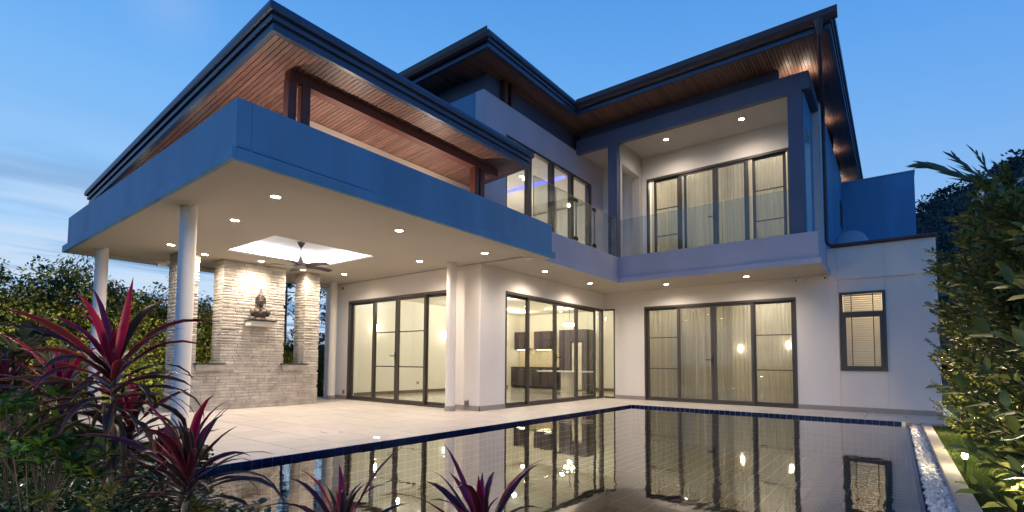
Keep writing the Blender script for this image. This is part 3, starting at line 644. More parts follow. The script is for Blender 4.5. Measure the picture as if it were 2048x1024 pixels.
# ---- lights
def light(name, kind, loc, e, col=(1, .76, .50), size=.1, rot=None, parent=None, **kw):
    l = bpy.data.lights.new(name, kind); l.energy = e; l.color = col
    if kind == 'AREA': l.size = size; l.shape = kw.get('shape', 'SQUARE'); 
    if kind == 'AREA' and 'sy' in kw: l.shape = 'RECTANGLE'; l.size_y = kw['sy']
    if kind in ('POINT', 'SPOT'): l.shadow_soft_size = size
    if kind == 'SPOT': l.spot_size = kw.get('ang', R(150)); l.spot_blend = kw.get('blend', 1)
    o = bpy.data.objects.new(name, l); C.objects.link(o); o.location = loc
    if rot: o.rotation_euler = rot
    if parent is not None:
        o.parent = parent; o.location = Vector(loc) - parent.location
    return o
WARM = (1, .86, .71)
proto = None
def downlight(x, y, z, e, label, group, ang=R(160)):
    global proto
    t = empty('downlight', (x, y, z), label, 'downlight', group)
    if proto is None:
        mb = MB(); n = 28
        vs = []; rs = [(.055, -.001), (.057, -.006), (.068, -.006), (.072, -.001)]
        for r_, zz in rs:
            for i in range(n): a = 2*math.pi*i/n; vs.append((r_*math.cos(a), r_*math.sin(a), zz))
        mb.add(vs, [(k*n+i, k*n+(i+1) % n, (k+1)*n+(i+1) % n, (k+1)*n+i) for k in range(3) for i in range(n)])
        a = mb.build('trim_ring', MT['white'], None, smooth=True)
        mb = MB(); mb.add([(  .056*math.cos(2*math.pi*i/n), .056*math.sin(2*math.pi*i/n), -.003) for i in range(n)], [tuple(range(n))[::-1]])
        b = mb.build('lens', MT['led_warm']); proto = (a.data, b.data)
        a.parent = t; b.parent = t
    else:
        for nm, me in zip(('trim_ring', 'lens'), proto):
            o = bpy.data.objects.new(nm, me); C.objects.link(o); o.parent = t
    if e: light('lamp', 'SPOT', (x, y, z-.02), e, WARM, .05, parent=t, ang=ang)
ET = 128
G1 = 'round downlights in the terrace ceiling'
zc_ = 3.03
for x, y, lab, z in [
    (.61, -10.22, 'downlight nearest the camera at the front corner of the terrace ceiling', zc_),
    (-.88, -10.06, 'front row downlight right of the near round column', zc_),
    (-3.40, -10.05, 'front row downlight left of the near round column', zc_),
    (-3.80, -9.34, 'downlight just right of the near round column, above the stone opening', zc_),
    (-3.53, -8.36, 'downlight washing the stone wall above the bronze bust', zc_),
    (-3.72, -7.32, 'downlight behind the fan, between stone pier and wall top', zc_),
    (-3.46, -6.42, 'downlight at the back of the terrace above the left end of the living doors', zc_),
    (.60, -8.22, 'downlight to the right of the ceiling recess near the terrace edge', zc_),
    (-.90, -6.40, 'downlight in front of the living room doors beside the far round column', zc_),
    (.64, -6.18, 'downlight above the house corner right of the far round column', zc_),
    (.61, -4.07, 'downlight under the balcony above the kitchen doors', 3.0),
    (.63, -2.01, 'downlight under the balcony near its inner corner', 3.0),
    (2.11, -.75, 'left downlight over the curtained pool doors', 3.0),
    (3.97, -.83, 'right downlight over the curtained pool doors', 3.0)]:
    downlight(x, y, z, ET, lab, G1)
downlight(2.17, -.82, 6.72, 100, 'left downlight in the upper balcony ceiling', 'downlights in the upper balcony ceiling')
downlight(3.93, -.80, 6.72, 100, 'right downlight in the upper balcony ceiling', 'downlights in the upper balcony ceiling')
downlight(-1.22, -2.42, 6.06, 0, 'ceiling downlight seen through the first upper window', 'ceiling downlights inside the rooms')
for x, y, lab in [(-2.98, 1.56, 'small ceiling downlight behind the second kitchen door pane'), (-3.02, 2.6, 'small ceiling downlight farthest back in the kitchen'), (-3.09, .51, 'small ceiling downlight behind the first kitchen door pane')]:
    downlight(x, y, 2.88, 0, lab, 'ceiling downlights inside the rooms')
# rooms
IN = (1, .91, .76)
def roomlamps(pts, e, col):
    for p in pts: light('lamp', 'POINT', p, e, col, .06, parent=H)
roomlamps([(-4.0, -4.2, 2.7), (-2.0, -4.2, 2.7), (-4.0, -1.6, 2.7), (-2.0, -1.6, 2.7)], 40, (1, .96, .86))
roomlamps([(-4.2, .7, 2.7), (-2.4, 1.7, 2.7), (-4.2, 1.9, 2.7)], 38, (1, .90, .68)); roomlamps([(-1.6, .8, 2.05)], 24, IN)
roomlamps([(2.0, .9, 2.7), (4.1, .9, 2.7)], 23, IN)
roomlamps([(1.9, 1.2, 6.3), (4.2, 1.2, 6.3)], 36, IN)
roomlamps([(-2.4, -4.2, 4.9), (-3.4, -2.6, 4.9), (-2.4, -.6, 4.9)], 52, (1, .90, .78))
roomlamps([(6.2, .9, 2.7)], 30, (1, .78, .50)); light('lamp', 'POINT', (6.25, .35, 2.50), 5, (1, .85, .6), .03, parent=H)
# uplights on roof decks and ledges washing the timber soffits
WU = (1, .78, .60)
def uplight(x, y, z, e, ang=140):
    o = light('lamp', 'SPOT', (x, y, z), e, WU, .04, rot=(math.pi, 0, 0), parent=H, ang=R(ang), blend=.7)
    mb = MB(); mb.lathe([(.04, -.09), (.045, -.02), (.03, -.02)], (x, y, z), 12); mb.build('uplight', MT['black'], H)
for x, y, e in ((.30, -10.45, 46), (.30, -8.85, 58), (.30, -7.1, 56), (-2.0, -10.3, 14), (-4.2, -10.3, 8)): uplight(x, y, 3.45, e)
for y, e in ((-1.0, 10), (1.9, 8), (4.2, 8), (7.2, 8)): uplight(5.26, y, 7.07, e, 165)
uplight(4.95, -1.2, 7.08, 5, 165)

# ================================================================== DECK, POOL
deck = empty('terrace_floor', (0, 0, 0), kind='structure'); deck['label'] = 'beige tiled terrace floor around the pool'
bs = MB(); bs.box(-6.3, 1.56, -11.16, -5.3, -.45, -.016); bs.box(-.02, 1.56, -5.3, 0, -.45, -.016); bs.box(1.56, 7.9, -1.71, 0, -.45, -.016); bs.build('floor_base', MT['grout'], deck)
tcache = {}
def tile(x0, x1, y0, y1):
    g = .0032; key = (round(x1-x0, 3), round(y1-y0, 3))
    if key not in tcache:
        mb = MB(); mb.box(-key[0]/2+g, key[0]/2-g, -key[1]/2+g, key[1]/2-g, -.014, 0); o = mb.build('paving_tile', MT['deck']); tcache[key] = o.data
    else: o = bpy.data.objects.new('paving_tile', tcache[key]); C.objects.link(o)
    o.parent = deck; o.location = ((x0+x1)/2, (y0+y1)/2, random.uniform(-.0006, .0006))
def tiles(x0, x1, y0, y1, s=.6):
    nx = max(1, round((x1-x0)/s)); ny = max(1, round((y1-y0)/s)); a = (x1-x0)/nx; b = (y1-y0)/ny
    for i in range(nx):
        for j in range(ny): tile(x0+i*a, x0+(i+1)*a, y0+j*b, y0+(j+1)*b)
tiles(-6.3, 1.26, -10.86, -5.54); tiles(0.0, 1.26, -5.54, -.0); tiles(1.86, 7.9, -1.41, 0)
tiles(1.26, 1.57, -10.86, -1.41); tiles(1.57, 1.86, -1.72, 0, .3); tiles(1.26, 1.57, -1.41, 0); tiles(1.86, 6.72, -1.72, -1.41); tiles(6.72, 7.9, -1.72, -1.41)
tiles(-6.3, 1.57, -11.16, -10.86)
mb = MB(); mb.box(-6.3, 1.565, -11.19, -11.163, -.3, -.006); mb.box(6.76, 7.9, -1.745, -1.722, -.4, -.006); mb.build('floor_edge', MT['skirt'], deck)
# deck drain and two small floor lights
mb = MB(); mb.lathe([(.03, 0), (.035, .002), (.02, .004)], (1.30, -9.12, .001), 16); tag(mb.build('floor_light', MT['led_warm']), 'tiny lit floor light set in the paving near the pool edge', 'floor light')
mb = MB(); mb.box(.30, .45, -9.32, -9.30, .0, .003); mb.box(.50, .58, -9.15, -9.13, 0, .003); tag(mb.build('floor_socket', MT['skirt']), 'flush metal floor outlet lid in the terrace paving', 'outlet lid')

PX0, PX1, PY0, PY1, ZW, ZF = 1.58, 6.67, -11.75, -1.73, -.05, -.80
pool = empty('pool_basin', (0, 0, 0), kind='structure'); pool['label'] = 'sunken pool basin lined with small square tiles'
pb = MB(); pb.box(PX0-.03, PX1+.05, PY0-.05, PY1+.03, ZF-.06, ZF-.008)
pb.box(PX0-.03, PX0-.009, PY0, PY1+.009, ZF, -.002); pb.box(PX0-.03, PX1, PY1+.009, PY1+.03, ZF, -.002)
pb.build('grout_bed', MT['pgrout'], pool)
pb = MB(); pb.box(PX1+.001, PX1+.035, PY0, PY1+.009, ZF, ZW-.008); pb.box(PX0-.03, PX1+.05, PY0-.05, PY0, ZF, .0); pb.build('overflow_edge', MT['blue'], pool)
TS = .105
def pieces(pos, mesh, name, parent, rot=None):
    for p in pos:
        o = bpy.data.objects.new(name, mesh); C.objects.link(o); o.parent = parent; o.location = p
mb = MB(); mb.box(-.006, 0, -TS/2+.003, TS/2-.003, -TS/2+.003, TS/2-.003); o = mb.build('wall_tile', MT['blue']); wt1 = o.data; o.parent = pool
ys = np.arange(PY1-TS/2, PY0, -TS); o.location = (PX0, ys[0], -TS/2)
pieces([(PX0, y, -TS/2) for y in ys[1:]], wt1, 'wall_tile', pool)
mb = MB(); mb.box(-TS/2+.003, TS/2-.003, 0, .006, -TS/2+.003, TS/2-.003); o = mb.build('wall_tile', MT['blue']); wt2 = o.data; o.parent = pool
xs = np.arange(PX0+TS/2, PX1, TS); o.location = (xs[0], PY1, -TS/2)
pieces([(x, PY1, -TS/2) for x in xs[1:]], wt2, 'wall_tile', pool)
# lower wall rows and floor: nearest floor tiles as pieces, the rest one mesh
def quadtiles(cs, axis, half):
    V = []; F = []
    for c_ in cs:
        n = len(V); x, y, z = c_
        for a, b in ((-1, -1), (1, -1), (1, 1), (-1, 1)):
            if axis == 'z': V.append((x+a*half, y+b*half, z))
            if axis == 'x': V.append((x, y+a*half, z+b*half))
            if axis == 'y': V.append((x+a*half, y, z+b*half))
        F.append((n, n+1, n+2, n+3))
    return np.array(V), np.array(F)
rows = [-TS*(k+.5) for k in range(1, 8)]
V, F = quadtiles([(PX0-.002, y, z) for y in ys for z in rows], 'x', TS/2-.003); tag(fast_mesh('wall_tile_rows', V, F, MT['ptile'], pool), kind='stuff')
V, F = quadtiles([(x, PY1+.002, z) for x in xs for z in rows], 'y', TS/2-.003); tag(fast_mesh('wall_tile_rows', V, F, MT['ptile'], pool), kind='stuff')
TF = .21
fx = np.arange(PX0+TF/2, PX1, TF); fy = np.arange(PY1-TF/2, PY0, -TF)
cells = []
for x in fx:
    for y in fy:
        d = Vector((x, y, ZF)) - CAM; zz = d.dot(fw); u = 983.67 + 997*d.dot(r2)/zz; v = 667.74 - 997*d.dot(u2)/zz
        vis = 380 < u < 1850 and v < 1035
        cells.append((not vis, d.length, x, y))
cells.sort()
mb = MB(); mb.box(-TF/2+.009, TF/2-.009, -TF/2+.009, TF/2-.009, -.006, 0); o = mb.build('floor_tile', MT['ptile']); ftm = o.data; o.parent = pool; o.location = (cells[0][2], cells[0][3], ZF)
pieces([(c_[2], c_[3], ZF) for c_ in cells[1:299]], ftm, 'floor_tile', pool)
V, F = quadtiles([(c_[2], c_[3], ZF) for c_ in cells[299:]], 'z', TF/2-.009); tag(fast_mesh('floor_tile_field', V, F, MT['ptile'], pool), kind='stuff')
mb = MB(); mb.add([(PX0-.008, PY0, ZW), (PX1+.004, PY0, ZW), (PX1+.004, PY1+.008, ZW), (PX0-.008, PY1+.008, ZW)], [(0, 1, 2, 3)])
tag(mb.build('pool_water', MT['water']), kind='structure')

# gravel channel, kerb, lawn at right
gv = MB(); gv.box(PX1+.036, 6.885, -13.2, -1.745, -.40, -.105); gv.build('gravel_bed', MT['kerb'])['kind'] = 'structure'
kb = MB(); kb.box(6.885, 7.005, -13.2, -1.75, -.4, 0.0); tag(kb.build('kerb', MT['kerb'], bevel=.006), kind='structure')
def ico(sub=1):
    bm = bmesh.new(); bmesh.ops.create_icosphere(bm, subdivisions=sub, radius=1); V = np.array([v.co[:] for v in bm.verts]); F = np.array([[v.index for v in f.verts] for f in bm.faces]); bm.free(); return V, F
def rotm(n):
    q = rng.normal(size=(n, 4)); q /= np.linalg.norm(q, axis=1)[:, None]; w_, x, y, z = q.T
    return np.stack([np.stack([1-2*(y*y+z*z), 2*(x*y-z*w_), 2*(x*z+y*w_)], -1), np.stack([2*(x*y+z*w_), 1-2*(x*x+z*z), 2*(y*z-x*w_)], -1), np.stack([2*(x*z-y*w_), 2*(y*z+x*w_), 1-2*(x*x+y*y)], -1)], 1)
def scatter(name, V0, F0, M, T, material, parent=None, cols=None, smooth=False):
    n = len(T); V = np.einsum('nij,vj->nvi', M, V0) + T[:, None, :]; F = (F0[None] + (np.arange(n)*len(V0))[:, None, None]).reshape(-1, F0.shape[1])
    return fast_mesh(name, V.reshape(-1, 3), F, material, parent, smooth, cols)
V0, F0 = ico(1); n = 5600
T = np.stack([rng.uniform(PX1+.06, 6.88, n), -1.76 - 11.3*rng.random(n)**1.0, rng.uniform(-.10, -.055, n)], 1)
sc_ = rng.uniform(.014, .032, (n, 1, 1))*np.stack([np.ones(n), rng.uniform(.6, 1, n), rng.uniform(.5, .8, n)], 1)[:, None, :]
M = rotm(n)*sc_
tag(scatter('pebbles', V0, F0, M, T, MT['pebble'], smooth=True), kind='stuff')
mb = MB(); mb.box(7.005, 9.4, -12.9, 1.0, -.5, -.06); mb.box(7.9, 9.4, 1.0, 12, -.5, -.06); mb.build('lawn', MT['lawn'])['kind'] = 'structure'
mb = MB(); mb.box(-6.3, 1.2, -12.9, -11.19, -.5, -.03); mb.build('lawn', MT['lawn'])['kind'] = 'structure'
mb = MB(); mb.box(1.2, 6.66, -12.9, -11.81, -.5, -.02); mb.box(1.2, 1.545, -11.80, -11.17, -.5, -.03); mb.build('garden_bed', MT['soil'])['kind'] = 'structure'
mb = MB(); mb.box(1.10, 1.20, -12.9, -11.195, -.3, .01); tag(mb.build('kerb', MT['kerb'], bevel=.006), kind='structure')
def grass(x0, x1, y0, y1, z, n):
    V0 = np.array([(-.0025, 0, 0), (.0025, 0, 0), (.0, .012, .035)]); F0 = np.array([[0, 1, 2]])
    a = rng.uniform(0, 6.28, n); M = np.zeros((n, 3, 3)); s = rng.uniform(.6, 1.5, n)
    M[:, 0, 0] = np.cos(a)*s; M[:, 0, 1] = -np.sin(a)*s; M[:, 1, 0] = np.sin(a)*s; M[:, 1, 1] = np.cos(a)*s; M[:, 2, 2] = s
    T = np.stack([rng.uniform(x0, x1, n), rng.uniform(y0, y1, n), np.full(n, z)], 1)
    return tag(scatter('grass', V0, F0, M, T, MT['grass']), kind='stuff')
grass(7.01, 8.2, -9.5, -1.8, -.06, 60000)
grass(-3.5, 1.1, -12.3, -11.2, -.03, 40000)
# garden lamp at the kerb
gl = empty('garden_lamp', (7.06, -6.60, -.06), 'small lit garden lamp on a short stake beside the kerb under the leaves', 'garden lamp')
mb = MB(); mb.tube((7.06, -6.60, -.06), (7.06, -6.60, .10), .008); mb.lathe([(.045, .155), (.05, .16), (.02, .185), (.005, .19)], (7.06, -6.60, 0), 16); mb.build('stake', MT['black'], gl)
mb = MB(); mb.lathe([(.014, .10), (.022, .115), (.022, .14), (.014, .155)], (7.06, -6.60, 0), 14); mb.build('bulb', MT['garden'], gl)
light('lamp', 'POINT', (7.06, -6.60, .21), 16, (1, .80, .42), .04, parent=gl)
gl2 = empty('garden_lamp', (7.45, -3.2, -.06), 'garden lamp hidden deep in the hedge, lighting its leaves yellow', 'garden lamp')
mb = MB(); mb.tube((7.45, -3.2, -.06), (7.45, -3.2, .20), .008); mb.lathe([(.045, .255), (.05, .26), (.02, .285), (.005, .29)], (7.45, -3.2, 0), 16); mb.build('stake', MT['black'], gl2)
mb = MB(); mb.lathe([(.014, .20), (.022, .215), (.022, .24), (.014, .255)], (7.45, -3.2, 0), 14); mb.build('bulb', MT['garden'], gl2)
light('lamp', 'POINT', (7.45, -3.2, .33), 85, (1, .72, .48), .05, parent=gl2)

# ================================================================== STONE WALL
SX = -3.91
sw = empty('stone_wall', (-4.13, -8.25, 0), 'split face sandstone screen wall with two tall openings on the terrace', 'wall')
SB = .028       # stones stand proud of the core
core = MB(); cx1 = SX-SB; cx0 = -4.36+SB
cols_ = [(-9.75, -9.38), (-8.93, -7.61), (-7.13, -6.76)]
core.box(cx0, cx1, -9.75+SB, -6.76-SB, 0, .90)
for a, b in cols_: core.box(cx0, cx1, a+SB, b-SB, .90, 3.03)
core.build('wall_core', MT['mortar'], sw)
stones = []   # (face, s0, s1, z0, z1) faces: '+x', '-y', '+y'
def course(z0, z1, s0, s1, face, fixed, lmin, lmax):
    s = s0 - random.uniform(0, lmin)*.6
    while s < s1:
        l = random.uniform(lmin, lmax); a, b = max(s, s0), min(s+l, s1)
        if b-a > .03: stones.append((face, a, b, z0, z1, fixed))
        s += l
z = 0.0; stone_rows = []
while z < 3.02:
    h = random.choice([.045, .055, .065, .075]) if z > 1.0 else random.choice([.05, .06, .07])
    z1 = min(z+h, 3.03)
    if .90-z < .03 and z < .90: z1 = .90
    if z < .90 and z1 > .90: z1 = .90
    stone_rows.append((z, z1)); z = z1
for z0, z1 in stone_rows:
    if z1 <= .901: course(z0, z1, -9.75, -6.76, '+x', SX, .16, .42)
    else:
        for a, b in cols_: course(z0, z1, a, b, '+x', SX, .14, .40)
    for a, b in cols_:
        if z1 > .901 or a < -9.5: course(z0, z1, -4.36, SX, '-y', a, .12, .30)
def stone_geo(mb, st):
    face, a, b, z0, z1, fx_ = st; g = .003; rough = .62 if z0 > 1.35 else .28
    base = random.uniform(-.006, .012)*rough; q = []
    nx = 3; 
    for j in range(3):
        for i in range(nx+1):
            t = a+g+(b-a-2*g)*i/nx; zz = z0+g+(z1-z0-2*g)*j/2
            o_ = base + rough*random.uniform(-.004, .010)*(1 if j == 1 else .35) - (.006*rough if j != 1 else 0)
            q.append((t, zz, o_))
    k = len(q); P_ = []
    for t, zz, o_ in q:
        if face == '+x': P_.append((fx_+o_, t, zz))
        else: P_.append((t, fx_-o_, zz))
    # back rim
    rim = [0, nx, 2*(nx+1)+nx, 2*(nx+1)]
    for r_ in rim:
        t, zz, _ = q[r_]
        P_.append((fx_-SB-.005, t, zz) if face == '+x' else (t, fx_+SB+.005, zz))
    fs = [(j*(nx+1)+i, j*(nx+1)+i+1, (j+1)*(nx+1)+i+1, (j+1)*(nx+1)+i) for j in range(2) for i in range(nx)]
    bot = list(range(0, nx+1)); top = [2*(nx+1)+i for i in range(nx+1)]; lf = [0, nx+1, 2*(nx+1)]; rg = [nx, 2*nx+1, 3*nx+2]
    fs += [tuple([k]+bot+[k+1]), tuple([k+2]+top[::-1]+[k+3]), tuple([k+3]+lf[::-1]+[k]), tuple([k+1]+rg+[k+2])]
    if face == '-y': fs = [f[::-1] for f in fs]
    mb.add(P_, fs)
stones.sort(key=lambda s_: -(s_[2]-s_[1])*(s_[4]-s_[3])*(1.0 if s_[0] == '+x' else .35))
for st in stones[:299]:
    mb = MB(); stone_geo(mb, st); mb.build('stone', MT['stone'], sw)
mb = MB()
for st in stones[299:]: stone_geo(mb, st)
tag(mb.build('small_stones', MT['stone'], sw), kind='stuff')
# sills: dark slab over a stone clad ledge
for a, b in ((-9.42, -8.86), (-7.68, -7.06)):
    mb = MB(); mb.box(-4.40, SX+.11, a, b, .903, .925); s_ = mb.build('sill', MT['slab'], sw, bevel=.003)
    mb = MB(); mb.box(SX+.016, SX+.09, a+.02, b-.02, .78, .90); mb.build('ledge', MT['stone'], sw, bevel=.004)
shelf = empty('shelf', (SX+.1, -8.22, 1.70), 'small wall shelf with black top slab on the stone wall, carrying the bust', 'shelf')
mb = MB(); mb.box(SX+.012, SX+.26, -8.47, -7.96, 1.70, 1.80); mb.build('shelf_block', MT['plaster'], shelf, bevel=.004)
mb = MB(); mb.box(SX+.012, SX+.30, -8.50, -7.93, 1.802, 1.825); mb.build('shelf_top', MT['slab'], shelf, bevel=.003)

# ---- bronze bust: metaballs give one continuous body
def bust():
    bm = bmesh.new()
    def el(x, y, z, sx, sy, sz, ry=0):
        M4 = Matrix.Translation((x, y, z)) @ Matrix.Rotation(ry, 4, 'Y') @ Matrix.Diagonal((sx, sy, sz, 1))
        bmesh.ops.create_uvsphere(bm, u_segments=24, v_segments=16, radius=1, matrix=M4)
    el(0, 0, .10, .135, .088, .11); el(0, .005, .160, .165, .078, .062)          # chest, shoulders
    el(-.148, 0, .115, .052, .058, .085, -.2); el(.148, 0, .115, .052, .058, .085, .2)   # upper arms cut at the elbow
    el(-.055, -.05, .125, .065, .042, .05); el(.055, -.05, .125, .065, .042, .05)
    el(0, .005, .235, .055, .055, .07); el(0, .01, .205, .095, .06, .045)           # neck, trapezius
    el(0, -.01, .350, .086, .092, .105); el(0, -.035, .292, .055, .055, .05)        # head, chin
    el(0, .010, .392, .096, .098, .072); el(0, .01, .458, .052, .052, .040)         # hair, topknot
    el(0, -.106, .340, .014, .016, .030); el(0, -.098, .360, .009, .01, .03)        # nose
    for s_ in (-1, 1):
        el(s_*.092, .0, .330, .012, .024, .068); el(s_*.036, -.092, .358, .022, .011, .009); el(s_*.036, -.090, .380, .028, .012, .007)
    el(0, -.098, .302, .026, .011, .007); el(0, -.096, .291, .019, .011, .007)
    me = bpy.data.meshes.new('body'); bm.to_mesh(me); bm.free()
    ob = bpy.data.objects.new('body', me); C.objects.link(ob)
    md = ob.modifiers.new('remesh', 'REMESH'); md.mode = 'VOXEL'; md.voxel_size = .0055; md.use_smooth_shade = True
    m2 = ob.modifiers.new('smooth', 'SMOOTH'); m2.factor = .5; m2.iterations = 2
    me.materials.append(MT['bronze'])
    return ob
st = empty('bust_statue', (SX+.155, -8.235, 1.826), 'dark bronze seated style bust with pointed crown on the wall shelf', 'statue')
bo = bust(); bo.parent = st; bo.location = (0, 0, .045); bo.rotation_euler = (0, 0, R(66))
mb = MB(); mb.lathe([(.048, .520), (.040, .548), (.028, .565), (.032, .572), (.020, .605), (.011, .64), (.002, .675)], (0, 0, 0), 16); o = mb.build('crown_finial', MT['bronze'], None, smooth=True); o.parent = st
mb = MB(); mb.lathe([(.115, 0), (.12, .015), (.10, .03), (.095, .06)], (0, 0, 0), 24); o = mb.build('plinth', MT['bronze'], None, smooth=True); o.parent = st
mb = MB()
for j in range(5):
    for i in range(22-j*3):
        a = 2*math.pi*i/(22-j*3); rr = .096*math.cos(j*.30); zz = .445+.020*j
        mb.lathe([(.002, -.009), (.010, -.004), (.010, .004), (.002, .009)], (rr*math.cos(a), rr*math.sin(a), zz), 6)
o = mb.build('hair_curls', MT['bronze'], None, smooth=True); o.parent = st; o['kind'] = 'stuff'

# ---- ceiling fan
fan = empty('ceiling_fan', (-2.29, -8.2, 3.27), 'dark four bladed ceiling fan hanging in the lit ceiling recess', 'ceiling fan')
fx_, fy_ = -2.29, -8.2
mb = MB(); mb.lathe([(.075, 0), (.075, -.012), (.055, -.05), (.02, -.10), (.015, -.11)][::-1], (fx_, fy_, 3.268), 24); mb.build('canopy', MT['black'], fan, smooth=True)
mb = MB(); mb.tube((fx_, fy_, 2.92), (fx_, fy_, 3.17), .012); mb.build('rod', MT['chrome'], fan)
mb = MB(); mb.lathe([(.02, -.19), (.07, -.18), (.115, -.14), (.125, -.11), (.10, -.07), (.05, -.03), (.025, .03), (.018, .06)], (fx_, fy_, 2.93), 28); mb.build('motor', MT['chrome'], fan, smooth=True)
for i in range(5):
    a = R(22+72*i); c_, s_ = math.cos(a), math.sin(a); mb = MB(); n = 10; vs = []
    for j in range(n+1):
        t = j/n; r_ = .10+.56*t; wd = .035+.055*math.sin(min(1, t*1.25)*math.pi*.62)*(1 if t < .9 else (1-t)*6+.4); dz = .018*math.sin(t*3)
        for q, h in ((-1, 1), (1, -1)):
            for zz in (0, .008):
                X = r_; Y = q*wd - .05*t; vs.append((fx_+c_*X-s_*Y, fy_+s_*X+c_*Y, 2.80+dz+h*.016*(1-.4*t)+zz))
    fs = []
    for j in range(n):
        b = j*4; d = b+4
        fs += [(b+1, b+3, d+3, d+1), (b, d, d+2, b+2), (b, b+1, d+1, d), (b+2, d+2, d+3, b+3)]
    fs += [(0, 2, 3, 1), (n*4, n*4+1, n*4+3, n*4+2)]
    mb.add(vs, fs); mb.build('blade', MT['blade'], fan, smooth=False)

# ---- security cameras
def seccam(loc, yaw, label, s=1.0, col='white'):
    e = empty('security_camera', loc, label, 'camera', None)
    mb = MB(); mb.tube((0, 0, 0), (.0, 0, -.05), .03*s); mb.tube((0, 0, -.04), (.06*s, 0, -.06), .012*s); o = mb.build('bracket', MT['white'], None); o.parent = e
    mb = MB(); mb.tube((.02*s, 0, -.07), (.18*s, 0, -.095), .032*s, n=16); mb.box(.0, .20*s, -.036*s, .036*s, -.045, -.038); o = mb.build('housing', MT[col], None); o.parent = e
    mb = MB(); mb.tube((.18*s, 0, -.095), (.186*s, 0, -.096), .026*s, n=16); o = mb.build('lens', MT['black'], None); o.parent = e
    e.rotation_euler = (0, 0, yaw)
seccam((-4.28, -9.80, 2.88), R(-95), 'white bullet camera on the left stone pier', 1.0)
seccam((4.98, -.10, 3.0), R(-150), 'white bullet camera under the balcony right of the pool doors', .8)
seccam((5.28, -.14, 3.0), R(-30), 'dark lens camera under the right end of the balcony', .8)
seccam((-4.62, -5.64, 2.95), R(-60), 'tiny camera beside the far round column head', .5, 'black')
mb = MB(); mb.box(1.10, 1.26, -5.52, -5.44, 2.975, 2.99); tag(mb.build('ceiling_sensor', MT['white'], bevel=.004), 'flat white sensor box under the terrace ceiling edge', 'sensor')
mb = MB(); mb.box(-.38, -.28, -5.575, -5.541, .10, .20); tag(mb.build('outlet_box', MT['chrome'], bevel=.004), 'grey weatherproof outlet low on the wall right of the far column', 'outlet')
mb = MB(); mb.box(-4.66, -4.60, -5.57, -5.541, .14, .24); tag(mb.build('outlet_box', MT['chrome'], bevel=.004), 'small grey outlet low beside the leftmost living door frame', 'outlet')

# ---- glass balustrades
gb_ = empty('glass_balustrade', (1.2, -3.5, 3.64), 'frameless glass balustrade above the kitchen doors with dark hinges', 'balustrade')
for a, b in ((-5.34, -4.56), (-4.52, -3.70), (-3.66, -2.84), (-2.80, -1.66)):
    mb = MB(); mb.box(1.165, 1.177, a, b, 3.60, 4.64); mb.build('glass_panel', MT['bglass'], gb_)
    mb = MB(); mb.box(1.163, 1.179, a-.004, a+.002, 3.60, 4.645); mb.box(1.163, 1.179, b-.002, b+.004, 3.6, 4.645); mb.box(1.163, 1.179, a, b, 4.641, 4.647); mb.build('edge_trim', MT['chrome'], gb_)
for y in (-3.68, -2.82):
    for z in (3.73, 4.58):
        mb = MB(); mb.box(1.155, 1.187, y-.075, y+.075, z-.035, z+.035); mb.build('hinge', MT['hinge'], gb_, bevel=.003)
gb2 = empty('glass_balustrade', (3.0, -1.63, 3.64), 'frameless glass balustrade on the right balcony front edge between the slate posts', 'balustrade')
for a, b in ((1.22, 2.42), (2.45, 3.68), (3.71, 4.94)):
    mb = MB(); mb.box(a, b, -1.545, -1.533, 3.60, 4.62); mb.build('glass_panel', MT['bglass'], gb2)

# ---- satellite dish on the lower roof
ds = empty('satellite_dish', (5.75, 2.0, 3.5), 'round pale satellite dish on the lower roof before the tall blue wall', 'satellite dish')
mb = MB(); vs = []; n = 28; rings = 6
for j in range(rings+1):
    r_ = .36*j/rings
    for i in range(n): a = 2*math.pi*i/n; vs.append((5.78+r_*math.cos(a), 2.0+.5*(r_*r_)-.05, 4.0+r_*1.05*math.sin(a)))
mb.add(vs, [(j*n+i, j*n+(i+1) % n, (j+1)*n+(i+1) % n, (j+1)*n+i) for j in range(rings) for i in range(n)]); o = mb.build('dish', MT['dish'], ds, smooth=True)
md = o.modifiers.new('solid', 'SOLIDIFY'); md.thickness = .015
mb = MB(); mb.tube((5.78, 2.08, 3.5), (5.78, 2.08, 4.0), .025); mb.tube((5.78, 1.98, 3.62), (5.78, 1.55, 3.9), .012); mb.build('mast', MT['chrome'], ds)

# ================================================================== PLANTS
def dirM(dirs, normals, scale):
    """matrices whose local +Y is the leaf direction and +Z its face normal"""
    d = dirs/np.linalg.norm(dirs, axis=1)[:, None]; x = np.cross(d, normals); x /= (np.linalg.norm(x, axis=1)[:, None]+1e-9); z = np.cross(x, d)
    return np.stack([x, d, z], 2)*scale[:, None, None]
LV = np.array([(0, 0, 0), (-.22, .38, .05), (0, .45, -.03), (.22, .38, .05), (-.17, .72, .04), (.17, .72, .04), (0, 1.0, -.10)]); LF = np.array([[0, 2, 1], [0, 3, 2], [1, 2, 4], [2, 3, 5], [2, 6, 4], [2, 5, 6]])
LV2 = np.array([(0, 0, 0), (-.26, .45, .06), (.26, .45, .06), (0, 1, -.05)]); LF2 = np.array([[0, 3, 1], [0, 2, 3]])
def clumps(n, box, power=1, noise_s=1.3, thr=.0):
    x0, x1, y0, y1, z0, z1 = box; out = []
    while len(out) < n:
        p = (random.uniform(x0, x1), random.uniform(y0, y1), random.uniform(z0, z1))
        out.append(p)
    return np.array(out)
